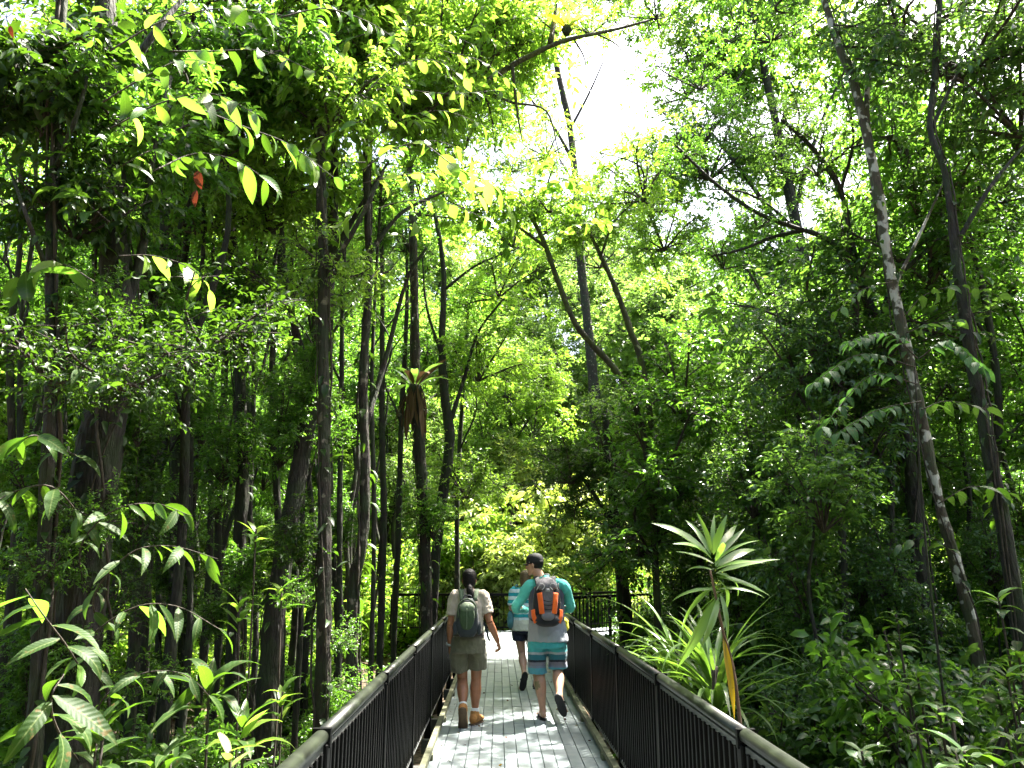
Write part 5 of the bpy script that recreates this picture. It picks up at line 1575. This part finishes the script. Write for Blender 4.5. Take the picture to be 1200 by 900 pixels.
    c0 = Vector((-.135, .045, 1.675)) + u_ * .045 - f * .008
    def dome(m):
        loft(m, [((c0 + u_ * z)[:], (r_ * a)[:], (f * b)[:]) for z, a, b in ((-.035, .0835, .1035), (0, .085, .105), (.035, .081, .100), (.062, .068, .085), (.08, .045, .058), (.088, .012, .014))], 22)
    cp = part(man, 'cap', cap, dome)
    def brim(m):
        rows = []
        for t in np.linspace(-1, 1, 11):
            for k in (0, 1):
                rows.append((c0 - u_ * (.028 + .018 * t * t) + r_ * (.078 * t) + f * ((.078 * math.sqrt(max(0, 1 - .55 * t * t))) + k * .072 * math.sqrt(max(0.02, 1 - t * t * .9))))[:])
        V = np.array(rows); V2 = V - np.array(u_)[None] * .006
        q = []
        for i in range(10):
            a = 2 * i
            q += [(a, a + 1, a + 3, a + 2), (22 + a, 22 + a + 2, 22 + a + 3, 22 + a + 1), (a + 1, 22 + a + 1, 22 + a + 3, a + 3), (a, a + 2, 22 + a + 2, 22 + a)]
        m.add(np.concatenate([V, V2]), quads=q)
    bo = MB(); brim(bo); link('brim', bo.mesh('brim', cap, tone=False), cp)
    lg = MB(); ball(lg, (c0 + r_ * -.079 + f * .038 - u_ * .015)[:], (.006, .006, .004), 8); link('cap_badge', lg.mesh('cap_badge', M_ALU, tone=False), cp)
    hr = MB()
    loft(hr, [((c0 + u_ * z - f * .012)[:], (r_ * a)[:], (f * b)[:]) for z, a, b in ((-.095, .052, .062), (-.07, .069, .083), (-.03, .078, .092), (0, .079, .093))], 20)
    link('hair', hr.mesh('hair', M_HAIR, tone=False), man)
    sandal(man, an_l, (-.12, 1, -.02), (0, .02, 1))
    sandal(man, an_r, fr_d, fr_u)
    # backpack
    b = thing('backpack', 'grey and orange hiking backpack on the back of the man', 'backpack', O)
    GREY = fabric_mat('grey pack cloth', (.14, .13, .14), .2, .7)
    DARK = fabric_mat('black pack cloth', (.016, .016, .018), .2, .7)
    LGREY = fabric_mat('light grey pack trim', (.34, .33, .33), .15, .6)
    OR = fabric_mat('orange pack panel', (.75, .12, .012), .12, .6)
    part(b, 'pack_body', DARK, lambda m: pack_box(m, (-.01, -.23, 1.03), (.33, .20, .50), .3, .03, .82))
    part(b, 'pack_base', DARK, lambda m: pack_box(m, (-.01, -.255, 1.005), (.30, .22, .15), .35, 0, 1.0))
    part(b, 'front_panel', GREY, lambda m: pack_box(m, (-.005, -.302, 1.12), (.165, .12, .36), .3, .045, .85))
    part(b, 'top_pocket', GREY, lambda m: pack_box(m, (-.01, -.262, 1.38), (.25, .16, .16), .45, .03, .75))
    part(b, 'lower_pocket', GREY, lambda m: pack_box(m, (-.005, -.345, 1.075), (.15, .07, .10), .4, .0, .9))
    for sx in (-1, 1):
        part(b, 'orange_panel', OR, lambda m: strip(m, [(-.005 + sx * .092, -.322, 1.37), (-.005 + sx * .082, -.352, 1.28), (-.005 + sx * .072, -.358, 1.19), (-.005 + sx * .066, -.35, 1.145)], .064, .014, (sx * .45, -1, 0)))
        part(b, 'orange_pocket', OR, lambda m: strip(m, [(-.01 + sx * .158, -.268, 1.185), (-.01 + sx * .153, -.292, 1.12), (-.01 + sx * .128, -.315, 1.05)], .066, .02, (sx * .75, -.7, 0)))
        part(b, 'shoulder_strap', DARK, lambda m: strip(m, [(sx * .085 - .01, -.15, 1.44), (sx * .095 - .02, -.06, 1.535), (sx * .115, .06, 1.515), (sx * .135, .16, 1.38), (sx * .15, .16, 1.2), (sx * .18, .02, 1.1), (sx * .15, -.13, 1.06)], .062, .016, (0, -.3, 1) if False else (sx * .05, -.15, 1)))
        part(b, 'compression_cord', LGREY, lambda m: m.tube(smooth_path([(sx * .12 - .01, -.32, 1.40), (sx * .07 - .01, -.345, 1.47), (sx * .03 - .01, -.33, 1.44), (sx * .06 - .01, -.35, 1.40)], 4), .006, 6))
    part(b, 'haul_loop', LGREY, lambda m: m.tube(smooth_path([(-.05, -.20, 1.515), (-.045, -.21, 1.56), (.02, -.21, 1.565), (.03, -.20, 1.515)], 4), .008, 6))
    part(b, 'pack_badge', LGREY, lambda m: m.box((-.005, -.346, 1.40), (.05, .008, .032)))
    part(b, 'buckle', LGREY, lambda m: m.box((.118, -.28, 1.45), (.012, .02, .045)))
    for z in (1.20, 1.245, 1.29):
        part(b, 'webbing', DARK, lambda m: strip(m, [(-.055, -.364, z), (0, -.37, z - .008), (.045, -.364, z)], .014, .008))
    # yellow bag held in front
    yb = thing('yellow_bag', 'yellow cloth bag held in the right hand of the man', 'bag', O)
    YM = fabric_mat('yellow cloth', (.72, .60, .03), .1)
    part(yb, 'cloth', YM, lambda m: zloft(m, [(.205, .22, .90, .035, .03), (.215, .22, .95, .06, .05), (.205, .23, 1.04, .06, .05), (.17, .27, 1.12, .03, .03), (.13, .33, 1.16, .018, .018)]), .006)
build_man()

# ---- the guide
def build_guide():
    O = Vector((P(549, 760, 8.85).x, 8.85, 0))
    S = skin_mat('brown skin', (.30, .13, .065))
    hp_l, kn_l, an_l = (-.09, 0, .84), (-.065, .10, .455), (-.045, -.13, .175)
    hp_r, kn_r, an_r = (.09, 0, .84), (.085, .09, .46), (.075, .08, .09)
    sh_l, el_l, wr_l = (-.160, 0, 1.32), (-.20, -.03, 1.03), (-.205, .06, .80)
    sh_r, el_r, wr_r = (.160, 0, 1.32), (.232, -.05, 1.06), (.32, .05, .85)
    mb = MB()
    zloft(mb, [(0, 0, .76, .14, .10), (0, 0, .84, .165, .12), (0, 0, .98, .14, .10), (0, 0, 1.12, .145, .10), (0, 0, 1.24, .16, .105), (0, 0, 1.31, .15, .09), (0, 0, 1.36, .08, .06), (0, .0, 1.40, .05, .05)])
    limb(mb, [(0, 0, 1.34), (0, .005, 1.40), (0, .015, 1.45)], [.055, .049, .047])
    hc = Vector((.0, .025, 1.505))
    pt = head(mb, hc, (.10, 1, -.05), s=.95)
    for hp, kn, an in ((hp_l, kn_l, an_l), (hp_r, kn_r, an_r)):
        limb(mb, [hp, kn], [.092, .086, .074, .062, .056])
        kv, av = Vector(kn), Vector(an); back = Vector((0, -.018, 0))
        limb(mb, [kn, (kv.lerp(av, .3) + back)[:], (kv.lerp(av, .65) + back * .4)[:], an], [.056, .058, .063, .057, .046, .036, .034])
    fl_d, fl_u = (.02, .45, -.9), (0, .9, .45)
    fr_d, fr_u = (.35, 1, -.02), (0, 0, 1)
    foot(mb, an_l, fl_d, fl_u); foot(mb, an_r, fr_d, fr_u)
    for sh, el, wr in ((sh_l, el_l, wr_l), (sh_r, el_r, wr_r)):
        limb(mb, [sh, el], [.052, .047, .041, .038])
        limb(mb, [el, wr], [.038, .041, .034, .026])
    hand(mb, wr_l, (.0, .15, -1), (1, 0, 0), -1, .55, .93)
    hand(mb, wr_r, (.25, .35, -.9), (-.9, .1, -.2), 1, 1.15, .95)
    w = link('person', merge_mesh(mb, 'person', S, .006, 2), None, None, O)
    pick(w, label='woman with dark ponytail in beige shirt and khaki shorts with a green backpack', category='person')
    eyes(w, pt)
    BE = fabric_mat('beige shirt cloth', (.40, .34, .27), .1, wrinkle=.6)
    def shirt(m):
        zloft(m, [(0, 0, .90, .172, .135), (0, 0, .98, .168, .13), (0, 0, 1.12, .172, .13), (0, 0, 1.24, .172, .125), (0, 0, 1.31, .155, .108), (0, 0, 1.365, .11, .085), (0, 0, 1.395, .066, .066)])
        for sh, el, sx in ((sh_l, el_l, -1), (sh_r, el_r, 1)):
            e = Vector(sh).lerp(Vector(el), .66)
            limb(m, [(sx * .07, 0, 1.345), (sx * .125, 0, 1.33), sh, e[:]], [.052, .064, .070, .069, .068])
    part(w, 'shirt', BE, shirt, .008)
    part(w, 'collar', BE, lambda m: limb(m, [(0, -.006, 1.365), (0, .0, 1.41)], [.075, .064]))
    KH = fabric_mat('khaki shorts cloth', (.115, .108, .068), .12, wrinkle=.7)
    def shorts(m):
        zloft(m, [(0, 0, .945, .158, .125), (0, -.005, .86, .188, .145), (0, -.005, .74, .192, .14)])
        limb(m, [(-.095, 0, .80), (-.10, .03, .66), (-.098, .05, .545)], [.098, .104, .104, .102])
        limb(m, [(.095, 0, .80), (.10, .04, .66), (.098, .055, .565)], [.098, .104, .104, .102])
    part(w, 'shorts', KH, shorts, .008)
    part(w, 'belt', fabric_mat('belt', (.05, .04, .03)), lambda m: zloft(m, [(0, 0, .915, .177, .140), (0, 0, .945, .175, .139)]))
    def hair(m):
        loft(m, [((hc + Vector((0, y, z)))[:], (a, 0, 0), (0, b, 0)) for z, a, b, y in ((-.085, .042, .045, -.035), (-.05, .068, .07, -.03), (-.01, .076, .088, -.022), (.03, .081, .099, -.012), (.065, .079, .097, -.01), (.095, .066, .082, -.012), (.118, .042, .052, -.012), (.127, .014, .018, -.012))], 20)
        m.tube(smooth_path([(hc + Vector((.0, -.09, -.05)))[:], (hc + Vector((.01, -.135, -.10)))[:], (hc + Vector((.03, -.135, -.19)))[:], (hc + Vector((.05, -.125, -.265)))[:]], 4), np.interp(np.linspace(0, 1, 13), [0, .15, .5, 1], [.020, .036, .042, .010]), 10)
    part(w, 'hair', M_HAIR, hair, .006)
    TAN = plain_mat('tan suede boot', (.36, .17, .05), .8, 0, .3, .2, 40, .3)
    WS = fabric_mat('white sock', (.7, .7, .68))
    SOLE = plain_mat('boot sole', (.08, .05, .025), .8)
    for an, dd, uu in ((an_l, fl_d, fl_u), (an_r, fr_d, fr_u)):
        a = Vector(an); d = Vector(dd).normalized(); u = Vector(uu); u = (u - d * u.dot(d)).normalized(); r_ = d.cross(u); h = a - u * .075
        def q(x, y, z): return h + r_ * x + d * y + u * z
        def boot(m):
            loft(m, [(q(0, y, z)[:], (r_ * rx)[:], (u * rz)[:]) for y, z, rx, rz in ((-.082, .032, .022, .028), (-.065, .04, .042, .05), (0, .05, .046, .062), (.06, .042, .048, .05), (.12, .03, .052, .036), (.165, .026, .05, .030), (.192, .022, .034, .022))], 18)
            shank = (Vector(kn_l if an is an_l else kn_r) - a).normalized()
            limb(m, [q(0, -.012, .05)[:], (a + shank * .045)[:]], [.052, .048])
        bt = part(w, 'boot', TAN, boot, .007)
        def sole(m):
            loft(m, [(q(0, y, -.012)[:], (r_ * rx)[:], (u * .014)[:]) for y, rx in ((-.092, .02), (-.08, .04), (-.03, .046), (.04, .043), (.11, .052), (.165, .05), (.20, .028))], 16)
        part(bt, 'sole', SOLE, sole)
        shank = (Vector(kn_l if an is an_l else kn_r) - a).normalized()
        part(w, 'sock', WS, lambda m: limb(m, [(a + shank * .03)[:], (a + shank * .075)[:]], [.049, .045]))
    part(w, 'wristwatch', M_ALU, lambda m: m.tube([(-.215, .045, .838), (-.215, .055, .812)], [.034, .034], 14))
    # green backpack
    b = thing('backpack', 'small green and dark grey daypack on the back of the woman', 'backpack', O)
    GR = fabric_mat('green pack cloth', (.032, .058, .022), .15, .6)
    PG = fabric_mat('pale green pack cloth', (.10, .135, .08), .12, .6)
    DG = fabric_mat('slate pack cloth', (.022, .027, .03), .15, .7)
    part(b, 'pack_body', DG, lambda m: pack_box(m, (-.01, -.20, .92), (.265, .15, .40), .28, .02, .72))
    part(b, 'front_pocket', GR, lambda m: pack_box(m, (-.012, -.242, .995), (.165, .09, .26), .4, .02, 1.12))
    part(b, 'upper_panel', PG, lambda m: pack_box(m, (-.012, -.236, 1.18), (.172, .085, .10), .4, .015, .8))
    part(b, 'grab_loop', DG, lambda m: m.tube(smooth_path([(-.05, -.17, 1.31), (-.045, -.18, 1.345), (.025, -.18, 1.345), (.03, -.17, 1.31)], 4), .007, 6))
    part(b, 'zip', PG, lambda m: m.tube(smooth_path([(-.012, -.292, 1.22), (-.012, -.296, 1.12), (-.012, -.29, 1.01)], 4), .004, 5))
    part(b, 'piping', GR, lambda m: m.tube(smooth_path([(-.105, -.262, 1.12), (-.10, -.255, 1.25), (-.012, -.25, 1.315), (.078, -.255, 1.25), (.085, -.262, 1.12)], 5), .009, 6))
    for sx in (-1, 1):
        part(b, 'shoulder_strap', PG, lambda m: strip(m, [(sx * .07, -.14, 1.29), (sx * .085, -.07, 1.40), (sx * .10, .05, 1.385), (sx * .115, .125, 1.25), (sx * .13, .12, 1.08), (sx * .15, .0, .98), (sx * .11, -.13, .95)], .052, .014, (sx * .05, -.15, 1)))
        part(b, 'side_pocket', DG, lambda m: pack_box(m, (-.01 + sx * .128, -.195, .94), (.05, .09, .14), .4, 0, 1.1))
    part(b, 'loose_strap', DG, lambda m: strip(m, [(.155, -.03, 1.08), (.195, -.05, .99), (.215, -.04, .90), (.235, -.03, .865)], .022, .006))
build_guide()

# ---- the walker half hidden behind the man
def build_walker():
    O = Vector((P(615, 740, 11.4).x, 11.4, 0))
    S = skin_mat('light skin', (.45, .27, .19))
    hp_l, kn_l, an_l = (-.09, 0, .82), (-.04, .07, .45), (-.015, -.17, .21)
    hp_r, kn_r, an_r = (.09, 0, .82), (.12, .05, .44), (.155, .02, .09)
    sh_l, el_l, wr_l = (-.16, 0, 1.30), (-.195, -.04, 1.08), (-.15, .16, 1.04)
    sh_r, el_r, wr_r = (.16, 0, 1.30), (.20, .0, 1.04), (.18, .20, .98)
    mb = MB()
    zloft(mb, [(0, 0, .74, .13, .10), (0, 0, .82, .155, .115), (0, 0, .96, .13, .10), (0, 0, 1.1, .135, .10), (0, 0, 1.22, .15, .1), (0, 0, 1.29, .14, .085), (0, 0, 1.34, .075, .06), (0, 0, 1.38, .048, .048)])
    limb(mb, [(0, 0, 1.32), (0, .01, 1.38), (0, .015, 1.43)], [.052, .046, .045])
    hc = Vector((0.01, .025, 1.485))
    pt = head(mb, hc, (.15, 1, -.05), s=.93)
    for hp, kn, an in ((hp_l, kn_l, an_l), (hp_r, kn_r, an_r)):
        limb(mb, [hp, kn], [.088, .083, .072, .060, .054])
        kv, av = Vector(kn), Vector(an); back = Vector((0, -.016, 0))
        limb(mb, [kn, (kv.lerp(av, .3) + back)[:], (kv.lerp(av, .65) + back * .4)[:], an], [.054, .054, .058, .052, .042, .034, .032])
    fl_d, fl_u = (-.18, .38, -.9), (0, .9, .4)
    fr_d, fr_u = (.1, 1, -.02), (0, 0, 1)
    foot(mb, an_l, fl_d, fl_u); foot(mb, an_r, fr_d, fr_u)
    for sh, el, wr in ((sh_l, el_l, wr_l), (sh_r, el_r, wr_r)):
        limb(mb, [sh, el], [.048, .044, .039, .036])
        limb(mb, [el, wr], [.036, .038, .031, .024])
    hand(mb, wr_l, (.3, .8, -.2), (.5, 0, -1), -1, 1.1, .9)
    hand(mb, wr_r, (-.2, .8, -.3), (-.8, 0, -.5), 1, .9, .9)
    w = link('person', merge_mesh(mb, 'person', S, .007, 2), None, None, O)
    pick(w, label='person in turquoise and white striped top and navy shorts, mostly hidden by the man', category='person')
    eyes(w, pt)
    T, Wt = (.02, .30, .34), (.62, .72, .74)
    bands = []
    z = .86
    k = 0
    while z < 1.42:
        bands.append((z, T if k % 2 == 0 else Wt)); z += .048; k += 1
    ST = fabric_mat('striped jersey', 'step', bands=bands)
    def top(m):
        zloft(m, [(0, 0, .90, .172, .135), (0, 0, 1.0, .165, .13), (0, 0, 1.12, .168, .128), (0, 0, 1.22, .172, .125), (0, 0, 1.29, .16, .108), (0, 0, 1.34, .10, .08), (0, 0, 1.37, .064, .064)])
        for sh, el, sx in ((sh_l, el_l, -1), (sh_r, el_r, 1)):
            limb(m, [(sx * .08, 0, 1.31), (sx * .14, 0, 1.30), sh, Vector(sh).lerp(Vector(el), .85)[:]], [.058, .068, .072, .066, .060])
    part(w, 'top', ST, top, .009)
    part(w, 'undershirt', fabric_mat('pale undershirt', (.55, .55, .47)), lambda m: zloft(m, [(0, 0, .775, .188, .150), (0, 0, .86, .184, .148), (0, 0, .93, .168, .132)]), .008)
    def shorts(m):
        zloft(m, [(0, 0, .86, .165, .13), (0, 0, .74, .172, .133)])
        limb(m, [(-.088, 0, .78), (-.082, .02, .645)], [.092, .096, .094])
        limb(m, [(.088, 0, .78), (.095, .02, .645)], [.092, .096, .094])
    part(w, 'shorts', fabric_mat('navy cloth', (.012, .016, .035)), shorts, .009)
    part(w, 'hair', M_HAIR_FAIR, lambda m: loft(m, [((hc + Vector((0, y, z)))[:], (a, 0, 0), (0, b, 0)) for z, a, b, y in ((-.16, .05, .03, -.06), (-.09, .07, .06, -.04), (-.03, .078, .085, -.025), (.03, .08, .097, -.012), (.07, .077, .094, -.01), (.10, .06, .075, -.012), (.125, .015, .018, -.012))], 20), .007)
    sandal(w, an_l, fl_d, fl_u); sandal(w, an_r, fr_d, fr_u)
    b = thing('shoulder_bag', 'teal shoulder bag hanging at the left hip of the striped walker', 'bag', O)
    BG = fabric_mat('teal grey bag', (.06, .17, .19), .2)
    part(b, 'bag_body', BG, lambda m: pack_box(m, (-.205, .0, .80), (.10, .20, .24), .4, 0, .9))
    part(b, 'bag_strap', BG, lambda m: strip(m, [(-.205, .0, 1.02), (-.20, -.02, 1.2), (-.13, -.03, 1.385), (-.10, .06, 1.37), (-.19, .11, 1.15), (-.205, .05, 1.02)], .03, .008, (0, -.2, 1)))
build_walker()

def epiphyte():
    c = P(664, 34, 8.4)
    r = thing('epiphyte_fern', 'yellow green fern perched on the mossy bough at the top of the sky gap', 'fern', c)
    for k in range(14):
        th = k * 2.4
        put_leaf(r, LR.choice(LONG), (math.cos(th) * .03, math.sin(th) * .03, .03), (math.cos(th) * .5, math.sin(th) * .5, LR.uniform(.2, 1)), (0, 0, 1), LR.uniform(.18, .3), PALE if k % 3 else M_LEAF_GOLD, 'frond')
    mb = MB(); mb.tube([(0, 0, -.08), (0, 0, -.02), (0, 0, .05)], [.04, .07, .04], 7)
    link('root_ball', mb.mesh('root_ball', M_BARK_DARK, tone=False), r)
epiphyte()
